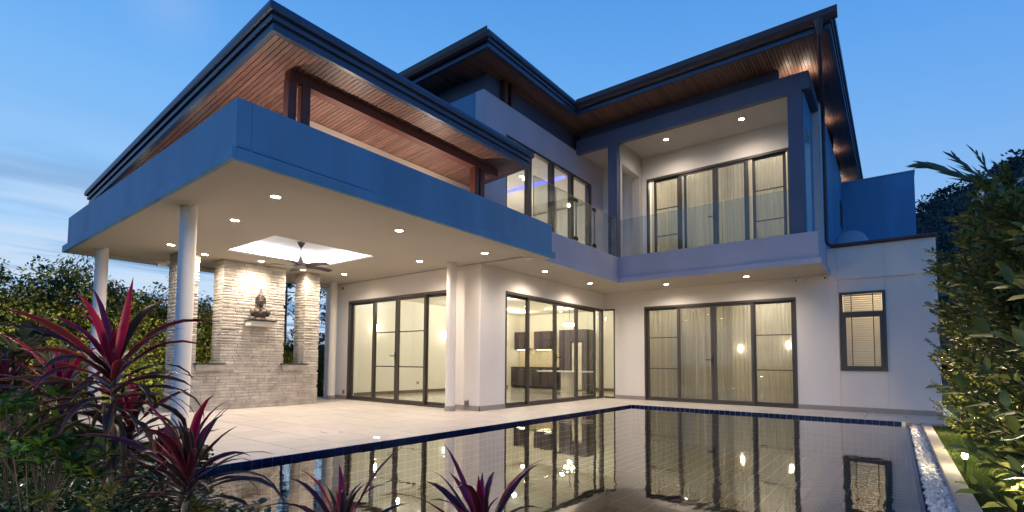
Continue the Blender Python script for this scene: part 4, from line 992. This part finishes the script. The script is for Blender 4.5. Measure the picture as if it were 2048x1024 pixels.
def crown(name, centers, radii, per, size, material, parent, tmpl=(LV2, LF2), up_bias=.35, shell=.55):
    cs = np.repeat(centers, per, 0); rr = np.repeat(radii, per, 0); n = len(cs)
    d = rng.normal(size=(n, 3)); d /= np.linalg.norm(d, axis=1)[:, None]
    r_ = rr*(shell + (1-shell)*rng.random(n)) if shell < 1 else rr
    T = cs + d*r_[:, None]*np.array([1, 1, .8])
    dirs = d + rng.normal(size=(n, 3))*.7; nr = rng.normal(size=(n, 3))*.6 + np.array([0, 0, 1.0])
    s = size*rng.uniform(.6, 1.25, n)
    return tag(scatter(name, tmpl[0], tmpl[1], dirM(dirs, nr, s), T, material, parent), kind='stuff')
# hedge beyond the stone wall: separate bushes side by side
def bush(x, y, w_, d_, h, n, per, size, label, mname='hedge', z0=-.1, group='bushes of the dense hedge behind the stone wall', trunk=True):
    e = empty('hedge_bush', (x, y, -.06), label, 'bush', group)
    cs = []
    while len(cs) < n:
        px, py, pz = rng.uniform(-1, 1), rng.uniform(-1, 1), rng.random()
        lim = 1 - max(0, pz-.6)*1.4
        if px*px+py*py > lim: continue
        cs.append((x+px*w_, y+py*d_, z0+pz*h*(.9+.2*rng.random())))
    crown('foliage', np.array(cs), rng.uniform(.12, .26, n), per, size, MT[mname], e)
    mb = MB()
    for k in range(4):
        a = rng.uniform(0, 6.28); mb.path([(x+.1*math.cos(a), y+.1*math.sin(a), -.06), (x+.15*math.cos(a), y+.15*math.sin(a), h*.4), (x+w_*.5*math.cos(a), y+d_*.5*math.sin(a), h*.85)], [.035, .025, .01], 6)
    mb.build('trunk', MT['bark'], e)
hl = ['hedge bush at the far left edge, behind the yellow striped plant', 'hedge bush with ragged top left of the far left column', 'hedge bush directly behind the far left round column', 'hedge bush between the far left column and the near column', 'hedge bush seen through the left stone opening', 'low hedge bush behind the bronze bust wall', 'hedge bush seen in the right stone opening', 'dark bush at the right end of the hedge by the grey fence']
for i, y in enumerate((-12.6, -11.6, -10.6, -9.6, -8.5, -7.4, -6.4, -5.3)):
    bush(-7.3+.15*math.sin(i*2.1), y, .8, .85, [2.5, 2.7, 2.85, 2.6, 2.45, 2.3, 1.8, 1.6][i]+.05, 430, 48, .088, hl[i])
def tree(x, y, h, sp, n, per, size, label, mname='tree', name='tree', top=0, group='trees beyond the hedge', th=.09):
    e = empty(name, (x, y, -.06), label, 'tree', group)
    mb = MB(); cs = []; rd = []
    mb.path([(x, y, -.06), (x+.1, y, h*.4), (x-.05, y+.1, h*.8)], [th, th*.75, th*.3], 8)
    for k in range(n):
        t = .35+.65*rng.random(); a = rng.uniform(0, 6.28); rr = sp*math.sin(min(1, (1.08-t)*1.6)*math.pi/2)*rng.uniform(.3, 1)
        p = (x+rr*math.cos(a), y+rr*math.sin(a), h*t + rng.uniform(-.1, .1))
        if k % 3 == 0: mb.path([(x, y, h*t*.75), ((x+p[0])/2, (y+p[1])/2, h*t*.92), p], [.025, .015, .006], 5)
        cs.append(p); rd.append(rng.uniform(.15, .34)*sp*.4)
    mb.build('trunk', MT['bark'], e)
    crown('crown', np.array(cs), np.array(rd), per, size, MT[mname], e, shell=.2)
def bamboo(x, y, h, lean, label):
    e = empty('bamboo', (x, y, -.06), label, 'bamboo', 'tall feathery stems above the hedge')
    mb = MB(); T = []; D = []
    for k in range(4):
        a = rng.uniform(0, 6.28); pts = []
        for j in range(9):
            t = j/8; pts.append((x+.25*math.cos(a)*t+lean[0]*t**2.4, y+.25*math.sin(a)*t+lean[1]*t**2.4, (h-.15*k)*(t-.16*t**3.2)))
        mb.path(pts, [.018*(1-.8*j/8) for j in range(9)], 6)
        for j in range(230):
            t = rng.uniform(.5, 1); i0 = min(7, int(t*8)); f_ = t*8-i0; p = np.array(pts[i0])*(1-f_)+np.array(pts[i0+1])*f_
            q = rng.normal(size=3)*.11; T.append(p+q); D.append((q[0]*2, q[1]*2, -.25-.2*rng.random()))
    mb.build('stem', MT['bark'], e)
    n = len(T); crm = dirM(np.array(D), rng.normal(size=(n, 3))+np.array([0, 0, .5]), rng.uniform(.10, .18, n))
    V = LV2*np.array([.35, 1, 1]); tag(scatter('leaves', V, LF2, crm, np.array(T), MT['tree'], e), kind='stuff')
bamboo(-8.3, -10.95, 4.0, (.1, .55), 'arching bamboo stem rising above the hedge left of the far column')
bamboo(-8.6, -12.6, 3.5, (.1, .5), 'drooping feathery stem at the far left edge above the hedge')
bamboo(-8.4, -8.35, 3.65, (.0, .2), 'feathery pointed bamboo top seen through the left stone opening')
bamboo(-8.8, -9.75, 3.55, (.0, .3), 'thin bamboo tip just right of the far left column')
tree(-11, -5.0, 4.3, 1.6, 60, 50, .12, 'dark tree crown behind the right stone opening')
tree(-12, -2.4, 5.2, 1.7, 60, 50, .12, 'dark tree glimpsed between the narrow stone pier and back column')
tree(-12, -14.5, 4.2, 2.0, 60, 50, .12, 'tree showing pale sky through its crown at the far left')
mb = MB(); mb.tube((-10, -4.35, -.06), (-10, -4.35, 3.75), .11, .09, 14); mb.tube((-10, -4.35, 3.4), (-10.0, -3.9, 3.4), .02); tag(mb.build('utility_pole', MT['slate']), 'grey concrete utility pole seen through the right stone opening', 'pole')
mb = MB(); mb.box(-8.0, -7.95, -4.95, -2.0, -.06, 1.5); o = mb.build('boundary_fence', MT['fence']); tag(o, 'dark grey metal boundary fence between the stone pier and the back column', 'fence')

# ---- strap leaved ti plants
def strap(base, az, el, Ln, wd, droop, twist, inner):
    """one arching strap leaf: 5 columns x 8 rows, folded, margins coloured"""
    n = 7; V = []; cl_ = []
    p = Vector(base); e = el; hor = Vector((math.cos(az), math.sin(az), 0)); side = Vector((-math.sin(az), math.cos(az), 0))
    kink = random.uniform(-.25, .25)
    for j in range(n+1):
        t = j/n
        d = hor*math.cos(e) + Vector((0, 0, 1))*math.sin(e); nr = -hor*math.sin(e)+Vector((0, 0, 1))*math.cos(e)
        tw = twist*t; sd = side*math.cos(tw)+nr*math.sin(tw); nn = nr*math.cos(tw)-side*math.sin(tw)
        wv = wd*(.34+.66*math.sin(min(1, t*1.9+.08)*math.pi/2))*(1 if t < .4 else max(0.02, 1-((t-.4)/.6)**1.5))
        for q, f_ in ((-1, .22), (-.72, .13), (0, -.05), (.72, .13), (1, .22)):
            P_ = p + sd*q*wv + nn*f_*wv*1.3 + nn*math.sin(t*11+q*2.5+kink*9)*wv*.16 + side*math.sin(t*3.1)*kink*.10*Ln; V.append(P_)
            hot = random.uniform(.8, 1.1)
            edge = abs(q) > .9
            if inner > .74: c_ = (.60, .05, .09) if edge else (.40*hot, .014, .055) if abs(q) > .5 else (.20, .012, .06)
            elif inner > .5: c_ = (.42, .07, .07) if edge else (.085, .014, .022)
            else: c_ = (.27, .09, .07) if edge else (.034, .026, .026) if inner > .15 else (.045, .05, .022)
            cl_.append((*c_, 1))
        p = p + d*(Ln/n); e -= droop*(.25+1.5*t)/n*1.9; 
    F = [(j*5+i, j*5+i+1, (j+1)*5+i+1, (j+1)*5+i) for j in range(n) for i in range(4)]
    return np.array([v[:] for v in V]), np.array(F), cl_
def ti(x, y, zc_, n, Ln, label, wd=.030, lean=(0, 0), red=.5, z0=-.02, elmin=10, name='ti_plant', seed=0):
    random.seed(seed); e = empty(name, (x, y, z0), label, 'plant', 'maroon ti plants in the front garden bed')
    top = Vector((x+lean[0], y+lean[1], zc_))
    mb = MB(); pts = [(x, y, z0), (x+lean[0]*.3+.01, y+lean[1]*.3, z0+(zc_-z0)*.5), tuple(top)]; mb.path(pts, [.016, .014, .012], 8)
    mb.build('stem', MT['bark'], e)
    for i in range(n):
        t = i/(n-1)   # 0 outer/low, 1 inner/top
        az = i*2.39996 + random.uniform(-.3, .3); el = R(elmin + (86-elmin)*t**1.25 + random.uniform(-13, 13))
        base = top + Vector((math.cos(az)*.012, math.sin(az)*.012, -.26*(1-t)**1.3*(Ln/.45)))
        L_ = Ln*random.uniform(.62, 1.15)*(.80+.35*math.sin(t*math.pi))*(1 if t < .9 else .8)
        inner = (t*1.0 if random.random() < red else t*.45)
        V, F, cl_ = strap(base, az, el, L_, wd*random.uniform(.75, 1.25), (1.3-.85*t)*random.uniform(.5, 1.5), random.uniform(-1.1, 1.1), inner)
        fast_mesh('leaf', V, F, MT['ti'], e, True, cl_)
ti(3.02, -12.36, .97, 62, .56, 'tallest ti plant with magenta centre leaves, left of the near round column', .025, (-.05, -.02), .85, elmin=-12, seed=11)
ti(3.50, -12.20, .42, 52, .50, 'dark ti plant right of the tallest one, in front of the near column foot', .021, (.05, .04), .6, elmin=0, seed=12)
ti(3.9, -12.52, .12, 16, .36, 'low olive brown ti plant at the bottom left edge of the picture', .022, (0, 0), .1, elmin=30, seed=13)
ti(4.62, -11.92, .25, 26, .40, 'ti plant at the bottom edge whose thin dark leaves reach over the left pool water',   .016, (0, 0), .5, elmin=22, seed=14)
ti(5.42, -11.90, .40, 36, .34, 'red black ti plant at the bottom centre, leaf tips over the pool',  .015, (0, 0), .9, elmin=22, seed=15)
ti(1.6, -12.35, .70, 24, .52, 'pink edged ti plant behind the tallest one at the left', .024, (0, 0), .95, elmin=10, seed=16)
ti(.7, -12.55, .72, 22, .5, 'red ti plant at the left edge under the yellow striped plant', .025, (0, 0), .95, elmin=15, seed=17)
ti(2.55, -12.2, .58, 34, .46, 'ti plant just behind and below the tallest magenta one', .030, (.03, .03), .6, elmin=5, seed=18)
ti(1.15, -12.62, .80, 20, .5, 'small bright red ti plant second from the left edge', .025, (0, 0), .95, elmin=20, seed=19)
ti(2.25, -12.48, .80, 34, .46, 'crimson ti plant half hidden left of the tallest one', .026, (0, 0), .95, elmin=0, seed=21)
ti(2.95, -12.1, .34, 26, .36, 'small ti plant between the tallest one and the lawn edge', .022, (0, 0), .8, elmin=10, seed=22)
random.seed(5)
# ---- yellow striped rosettes, left edge
e = empty('striped_dracaena', (1.0, -12.45, -.03), 'yellow striped narrow leaved plant at the left edge above the red leaves', 'plant')
mb = MB(); T = []; D = []
for k in range(11):
    hx, hy, hz = 1.0+rng.uniform(-.45, .35), -12.45+rng.uniform(-.35, .22), 1.0+rng.uniform(-.25, .32)
    mb.path([(1.0, -12.45, -.03), (1.0+(hx-1)*.5, -12.45+(hy+12.45)*.5, .5), (hx, hy, hz)], [.015, .011, .008], 6)
    for j in range(34):
        a = rng.uniform(0, 6.28); el = rng.uniform(-.3, 1.2); T.append((hx, hy, hz-.05*rng.random())); D.append((math.cos(a)*math.cos(el), math.sin(a)*math.cos(el), math.sin(el)))
mb.build('stem', MT['bark'], e); n = len(T)
tag(scatter('leaves', LV*np.array([.42, 1, 1.2]), LF, dirM(np.array(D), np.tile([0, 0, 1.], (n, 1))+rng.normal(size=(n, 3))*.15, rng.uniform(.15, .24, n)), np.array(T), MT['rosette'], e), kind='stuff')
# ---- broad leaf shrubs low left
def fanplant(x, y, z, n, size, mname, label, wf=1.0, heads=3, spread=.12):
    e = empty('broadleaf_shrub', (x, y, -.03), label, 'shrub'); mb = MB(); T = []; D = []
    for h in range(heads):
        hx, hy, hz = x+rng.uniform(-spread, spread), y+rng.uniform(-spread, spread), z+rng.uniform(-.08, .08)
        mb.path([(x, y, -.03), ((x+hx)/2, (y+hy)/2, z*.5), (hx, hy, hz)], [.0035, .003, .002], 6)
        for j in range(n): a = j*2.4+rng.uniform(-.2, .2); el = rng.uniform(.0, 1.0); T.append((hx, hy, hz-.03*rng.random())); D.append((math.cos(a)*math.cos(el), math.sin(a)*math.cos(el), math.sin(el)))
    mb.build('stem', MT['bark'], e)
    # one object per big leaf
    me = None
    M_ = dirM(np.array(D), np.tile([0, 0, 1.], (len(T), 1))+rng.normal(size=(len(T), 3))*.2, size*rng.uniform(.75, 1.2, len(T)))
    base = fast_mesh('leaf', LV*np.array([wf, 1, 1.3]), LF, MT[mname], False, True)
    for Mi, Ti in zip(M_, T):
        o = bpy.data.objects.new('leaf', base); C.objects.link(o); o.parent = e
        m4 = Matrix([list(r_)+[t_] for r_, t_ in zip(Mi, Ti)]+[[0, 0, 0, 1]]); o.matrix_parent_inverse = Matrix.Translation(-Vector(e.location)); o.matrix_basis = m4
fanplant(2.45, -12.72, .72, 11, .115, 'bright', 'green broad leaved shrub under the red plants at the left', .75, 9, .24)
fanplant(3.1, -12.72, .46, 10, .095, 'bright', 'mid green hand shaped shrub at the bottom left corner', .8, 7, .18)
fanplant(3.25, -12.50, .44, 10, .10, 'croton', 'speckled yellow green croton in the bottom left bed', .8, 3, .06)
fanplant(2.1, -12.5, .45, 10, .11, 'cover', 'shaded green shrub between the croton and the red plants', .8, 8, .22)
fanplant(3.65, -12.05, .16, 10, .08, 'croton', 'low yellow green sprig at the foot of the dark ti plant', .8, 4, .12)
fanplant(2.75, -12.62, .56, 11, .10, 'bright', 'fresh green shrub just left of the tallest ti plant stem', .8, 10, .22)
fanplant(3.45, -12.62, .28, 10, .085, 'croton', 'low yellowish shrub at the bottom left corner', .8, 6, .16)
fanplant(1.5, -12.75, .65, 11, .13, 'cover', 'dark green shrub at the left edge below the red leaves', .75, 9, .28)
# ground cover
n = 16000; T = np.stack([rng.uniform(1.3, 6.4, n), rng.uniform(-12.9, -11.83, n), rng.uniform(.0, .20, n)*rng.uniform(.3, 1, n)], 1); T2 = np.stack([rng.uniform(-1.5, 1.5, n//2), rng.uniform(-12.9, -12.2, n//2), rng.uniform(.0, .3, n//2)], 1); T = np.concatenate([T, T2]); n = len(T)
D = rng.normal(size=(n, 3)); D[:, 2] = abs(D[:, 2])*.4; tag(scatter('ground_cover', LV*np.array([1.5, 1, 1]), LF, dirM(D, rng.normal(size=(n, 3))*.35+np.array([0, 0, 1.]), rng.uniform(.03, .055, n)), T, MT['cover'], smooth=True), kind='stuff')
n = 2600; T = np.stack([rng.uniform(1.22, 1.54, n), rng.uniform(-12.0, -11.2, n), rng.uniform(-.02, .16, n)], 1); D = rng.normal(size=(n, 3)); D[:, 2] = abs(D[:, 2])
tag(scatter('ground_cover', LV2, LF2, dirM(D, rng.normal(size=(n, 3))*.5+np.array([0, 0, 1.]), rng.uniform(.03, .06, n)), T, MT['cover']), kind='stuff')

# ---- right hand shrubs: branches with big leaves, nearest leaves as pieces
PROTO = fast_mesh('leaf', LV*np.array([1.0, 1, 1.4]), LF, MT['hedge2'], False, True)
def branchy(x, y, h, w_, nb, label, size, seed, lean=-.1, zmin=.1, sprays=(), pieces_n=60, lpb=26, mname='hedge2'):
    random.seed(seed); e = empty('broadleaf_shrub', (x, y, -.06), label, 'shrub', 'tall broad leaved shrubs along the right edge')
    mb = MB(); T = []; D = []
    ends = []
    for k in range(nb):
        a = random.uniform(0, 6.28); rr = w_*math.sqrt(random.random()); z = zmin + (h-zmin)*random.random()**.8
        if z > h*.8: rr *= .7
        ends.append((x+rr*math.cos(a)+lean*0, y+rr*math.sin(a), z))
    ends += list(sprays)
    for ex, ey, ez in ends:
        s0 = (x+(ex-x)*.25, y+(ey-y)*.25, max(0, ez-.35)); md_ = ((s0[0]+ex)/2, (s0[1]+ey)/2, (s0[2]+ez)/2+.04)
        mb.path([s0, md_, (ex, ey, ez)], [.006, .0045, .002], 5)
        s0, e0 = Vector(s0), Vector((ex, ey, ez)); ax = (e0-s0).normalized()
        for j in range(lpb):
            t = j/(lpb-1); p = s0.lerp(e0, .30+.70*t)+Vector((0, 0, .03*math.sin(t*3))); a = j*2.4; o1 = ax.orthogonal().normalized(); o2 = ax.cross(o1)
            d = (o1*math.cos(a)+o2*math.sin(a))*random.uniform(.7, 1.1)+ax*random.uniform(.4, 1.0)*(1+t)+Vector((0, 0, -.1))
            T.append(p[:]); D.append(d[:])
    for k in range(6): a = random.uniform(0, 6.28); mb.path([(x, y, -.06), (x+w_*.3*math.cos(a), y+w_*.3*math.sin(a), h*.45), (x+w_*.6*math.cos(a), y+w_*.6*math.sin(a), h*.8)], [.02, .013, .006], 6)
    mb.build('branches', MT['bark'], e)
    T = np.array(T); D = np.array(D); n = len(T); M_ = dirM(D, rng.normal(size=(n, 3))*.4+np.array([0, 0, 1.]), size*rng.uniform(.65, 1.2, n))
    dist = np.linalg.norm(T-np.array(CAM), axis=1); o_ = np.argsort(dist); near = o_[:pieces_n]; far = o_[pieces_n:]
    for i in near:
        o = bpy.data.objects.new('leaf', PROTO); C.objects.link(o); o.parent = e
        o.matrix_parent_inverse = Matrix.Translation(-Vector(e.location)); o.matrix_basis = Matrix([list(r_)+[t_] for r_, t_ in zip(M_[i], T[i])]+[[0, 0, 0, 1]])
    tag(scatter('foliage', LV*np.array([1.0, 1, 1.4]), LF, M_[far], T[far], MT[mname], e, smooth=True), kind='stuff')
branchy(7.62, -9.3, 2.1, .66, 210, 'nearest shrub at the lower right edge with big olive leaves', .085, 21, sprays=[(6.93, -9.6, .62), (6.95, -9.9, .78), (6.9, -9.7, .5), (6.92, -9.4, .98), (6.98, -9.9, .42), (6.98, -9.5, .36), (7.05, -9.2, .30), (7.1, -9.6, .22), (7.15, -9.0, .45)], zmin=.12, pieces_n=260)
branchy(7.55, -7.8, 2.45, .68, 240, 'second shrub from the camera with leaves reaching over the kerb', .085, 22, sprays=[(6.88, -8.2, .72), (6.9, -8.3, .9), (6.93, -7.9, 1.1), (6.96, -8.0, 1.45)], zmin=.2, pieces_n=120)
branchy(7.60, -6.2, 2.9, .72, 240, 'tall middle shrub under the palm frond', .085, 23, sprays=[(6.95, -6.3, 2.15), (6.92, -6.4, 1.95), (7.0, -6.2, 1.4)], zmin=.2, pieces_n=60)
branchy(7.62, -4.6, 2.95, .72, 230, 'shrub before the right end of the house, twigs against the upper panel', .085, 24, sprays=[(6.92, -4.9, 2.3), (6.98, -4.7, 2.05), (6.95, -4.6, 2.5)], zmin=.3, pieces_n=40)
branchy(7.75, -3.0, 2.3, .62, 200, 'farthest small leaved shrub lit yellow green from below beside the house', .06, 25, zmin=.0, pieces_n=20)
branchy(8.35, -7.0, 3.1, .75, 190, 'tall dark shrub farthest right against the hill', .095, 26, zmin=.4, pieces_n=20)
branchy(8.6, -4.6, 3.9, .8, 190, 'tallest leafy twigs at the right edge reaching over the hill', .10, 27, zmin=.5, pieces_n=20)
branchy(8.3, -9.2, 2.5, .6, 160, 'dense dark shrub filling the right edge behind the nearest one', .09, 28, zmin=.2, pieces_n=20)
branchy(7.45, -10.55, 1.5, .45, 90, 'closest shrub at the bottom right corner, largest leaves over the over the gravel', .095, 31, sprays=[(6.74, -10.6, .90), (6.78, -10.55, .66), (6.80, -10.3, .78), (6.84, -10.5, 1.12), (6.80, -10.2, .46), (6.86, -10.7, .40), (6.92, -10.4, 1.32)], zmin=.45, pieces_n=200, lpb=16)
# small fine twigged shrub beside the wall
branchy(7.35, -2.7, 1.9, .42, 130, 'fine leaved little shrub just in front of the right end of the wall', .05, 29, zmin=.15, pieces_n=0, lpb=16)
# ---- palm frond
pf_ = empty('palm', (8.1, -6.3, -.06), 'feathery olive palm fronds rising from the shrubs at the right against the sky', 'palm')
mb = MB(); mb.path([(8.1, -6.3, -.06), (8.0, -6.3, 1.4), (7.85, -6.3, 2.3)], [.06, .05, .035], 10); mb.build('trunk', MT['bark'], pf_)
def frond(pts, ln, wd, nl, seed, side=(1, -1)):
    random.seed(seed); mb = MB(); P_ = [Vector(p) for p in pts]; mb.path(P_, [.014, .010, .006, .003][:len(P_)], 6)
    rr = Vector(rt)
    for i in range(nl):
        t = i/(nl-1); k = t*(len(P_)-1); i0 = min(len(P_)-2, int(k)); p = P_[i0].lerp(P_[i0+1], k-i0); ax = (P_[i0+1]-P_[i0]).normalized()
        o1 = ax.cross(Vector(fw)).normalized()
        for s_ in side:
            if random.random() < .12: continue
            l_ = ln*(1-.45*t)*random.uniform(.6, 1.1); d = (ax*1.25+o1*s_*(.16+.12*t)+Vector(fw)*random.uniform(-.2, .2)).normalized(); w2 = wd*random.uniform(.7, 1.2); nn = d.cross(Vector(fw)).normalized()
            q = p+d*l_*.5; mb.add([p-nn*w2*.3, p+nn*w2*.3, q+nn*w2*.5, q-nn*w2*.5, p+d*l_+Vector((0, 0, -.02))], [(0, 1, 2, 3), (3, 2, 4)])
    return mb.build('frond', MT['palm'], pf_)
frond([(7.75, -6.3, 2.3), (7.35, -6.1, 2.88), (7.02, -5.9, 3.20), (6.86, -5.8, 3.30)], .46, .042, 22, 1)
frond([(7.75, -6.3, 2.3), (7.52, -6.0, 2.8), (7.30, -5.7, 3.15), (7.18, -5.6, 3.35)], .40, .036, 14, 2)
frond([(7.8, -6.3, 2.3), (7.62, -5.9, 2.8), (7.45, -5.6, 3.1), (7.36, -5.5, 3.38)], .38, .034, 12, 3)
frond([(7.85, -6.3, 2.3), (7.75, -5.9, 2.7), (7.62, -5.6, 3.0), (7.52, -5.5, 3.22)], .34, .030, 11, 4)

# ================================================================== FAR RIGHT: hill and houses
def hz(x, y):
    # forested ridge climbing to the right
    a = math.atan2(x-6.5, y+13.3)     # bearing from the pool end
    t = (a+.02)/.42
    h = 34 + 40*max(0, min(1.6, t))**.8
    r_ = math.hypot(x-6.5, y+13.3)
    return h*max(0, min(1, (r_-60)/125))*(1 if r_ < 190 else max(0, 1-(r_-190)/120)) + 4*noise.noise(Vector((x*.03, y*.03, 0)))
V = []; nx_, ny_ = 60, 60
for j in range(ny_+1):
    for i in range(nx_+1):
        a = -.02+ .75*i/nx_; r_ = 55+260*j/ny_; x = 6.5+r_*math.sin(a); y = -13.3+r_*math.cos(a); V.append((x, y, max(-1, hz(x, y))*min(1, max(0, (a+.02)/.03))))
F = [(j*(nx_+1)+i, j*(nx_+1)+i+1, (j+1)*(nx_+1)+i+1, (j+1)*(nx_+1)+i) for j in range(ny_) for i in range(nx_)]
o = fast_mesh('hill', np.array(V), np.array(F), mat('forest floor', (.03, .06, .045), .95, .2, .2)); o['kind'] = 'structure'
cs = []; rd = []
while len(cs) < 900:
    a = random.uniform(-.02, .55); r_ = random.uniform(75, 200); x = 6.5+r_*math.sin(a); y = -13.3+r_*math.cos(a)
    cs.append((x, y, hz(x, y)*min(1, max(0, (a+.02)/.03))+random.uniform(0, 2.0))); rd.append(random.uniform(1.6, 3.6))
crown('hill_forest', np.array(cs), np.array(rd), 70, 1.1, MT['hill'], None, shell=.6)
def far(u, v, k):
    x = (u-983.67)/997.08; y = -(v-667.74)/997.08
    return CAM + (fw + r2*x + u2*y)*k
def farhouse(cx, cy, cz, w_, d_, h, rh, label, yaw=0):
    e = empty('hillside_house', (cx, cy, cz), label, 'house')
    mb = MB(); mb.box(-w_/2, w_/2, -d_/2, d_/2, -3, h)
    mb.add([(-w_/2, -d_/2, h), (w_/2, -d_/2, h), (0, -d_/2, h+rh), (-w_/2, d_/2, h), (w_/2, d_/2, h), (0, d_/2, h+rh)], [(0, 1, 2), (3, 5, 4)]); o = mb.build('wall', MT['plaster']); o.parent = e
    rb = MB(); o_ = .5; t = .18
    for s_ in (-1, 1):
        a = (s_*(w_/2+o_), h-o_*rh/(w_/2)); b = (0, h+rh)
        rb.add([(a[0], -d_/2-o_, a[1]), (a[0], d_/2+o_, a[1]), (b[0], d_/2+o_, b[1]), (b[0], -d_/2-o_, b[1]), (a[0], -d_/2-o_, a[1]+t), (a[0], d_/2+o_, a[1]+t), (b[0], d_/2+o_, b[1]+t), (b[0], -d_/2-o_, b[1]+t)], [(0, 1, 2, 3), (4, 7, 6, 5), (0, 4, 5, 1), (0, 3, 7, 4), (1, 5, 6, 2)])
    o = rb.build('roof', MT['rooftop']); o.parent = e
    for i in range(3):
        wb = MB(); x = -w_/2+w_*(i+.5)/3; wb.box(x-.5, x+.5, -d_/2-.04, -d_/2+.0, .8, 2.1); o = wb.build('window', MT['black']); o.parent = e
    e.rotation_euler = (0, 0, yaw)
p = far(1862, 474, 130); farhouse(p.x, p.y, p.z, 5, 8, 2.0, 1.5, 'white gabled house on the hillside just right of the tall blue wall', R(20))
p = far(1925, 470, 135); farhouse(p.x, p.y, p.z, 12, 6, 2.0, 2.2, 'white house with long pitched roof half hidden by the palm fronds', R(-40))
p = far(2030, 400, 100); farhouse(p.x, p.y, p.z, 11, 7, 2.6, 1.0, 'dark eaved house at the right edge behind the leafy twigs', R(10))

# hedge spotlights as the warm leaf glow shows; stake lamps added to brighten plants
def fill_stake_lamp(x, y, h, e, label, col=(1, .82, .42)):
    g = empty('garden_lamp', (x, y, -.06), label, 'garden lamp')
    mb = MB(); mb.tube((x, y, -.06), (x, y, h), .008); mb.lathe([(.045, h+.055), (.05, h+.06), (.02, h+.085), (.005, h+.09)], (x, y, 0), 16); mb.build('stake', MT['black'], g)
    mb = MB(); mb.lathe([(.014, h), (.022, h+.015), (.022, h+.04), (.014, h+.055)], (x, y, 0), 14); mb.build('bulb', MT['bulb'], g)
    light('lamp', 'POINT', (x, y, h+.12), e, col, .05, parent=g)
def garden_spot(x, y, e, label):
    g = empty('garden_spotlight', (x, y, -.06), label, 'spotlight', None); d = Vector((-1, 0, .42)).normalized()
    mb = MB(); mb.tube((x, y, -.06), (x, y, .08), .01); p = Vector((x, y, .10)); mb.tube(p - d*.06, p + d*.05, .04, .05, 14); mb.build('housing', MT['black'], g)
    l_ = light('lamp', 'SPOT', (x, y, .10), e, (1, .88, .55), .04, rot=d.to_track_quat('-Z', 'Y').to_euler(), parent=g, ang=R(115), blend=.8); l_.location = p + d*.07 - g.location
for (x, y, e_, t_) in [(-4.9, -12.4, 260, 'garden spotlight far left aimed at the hedge'), (-5.0, -11.2, 240, 'garden spotlight beside the far left column aimed at the hedge'), (-5.0, -10.1, 220, 'garden spotlight left of the stone wall aimed at the hedge'), (-4.9, -8.9, 240, 'garden spotlight behind the stone wall below its left opening'), (-4.9, -7.2, 180, 'garden spotlight behind the stone wall below its right opening')]:
    garden_spot(x, y, e_, t_)
fill_stake_lamp(7.12, -9.9, .15, 34, 'added fill lamp under the nearest shrub at the lower right', (1, .84, .55))  # this lamp and the next are added to lift the dark shrubs
fill_stake_lamp(7.45, -5.3, .12, 70, 'added fill lamp deep between the right hand shrubs')
fill_stake_lamp(4.9, -13.15, .15, 15, 'added fill lamp in the front bed just outside the picture at the lower left', (1, .84, .66))  # unseen lamps from here on, added to brighten the front bed plants
fill_stake_lamp(3.5, -13.3, .45, 30, 'added fill lamp in the front bed outside the picture at the left', (1, .84, .66))
fill_stake_lamp(1.6, -13.05, .30, 16, 'added fill lamp left of the picture beside the yellow striped plant', (1, .86, .62))
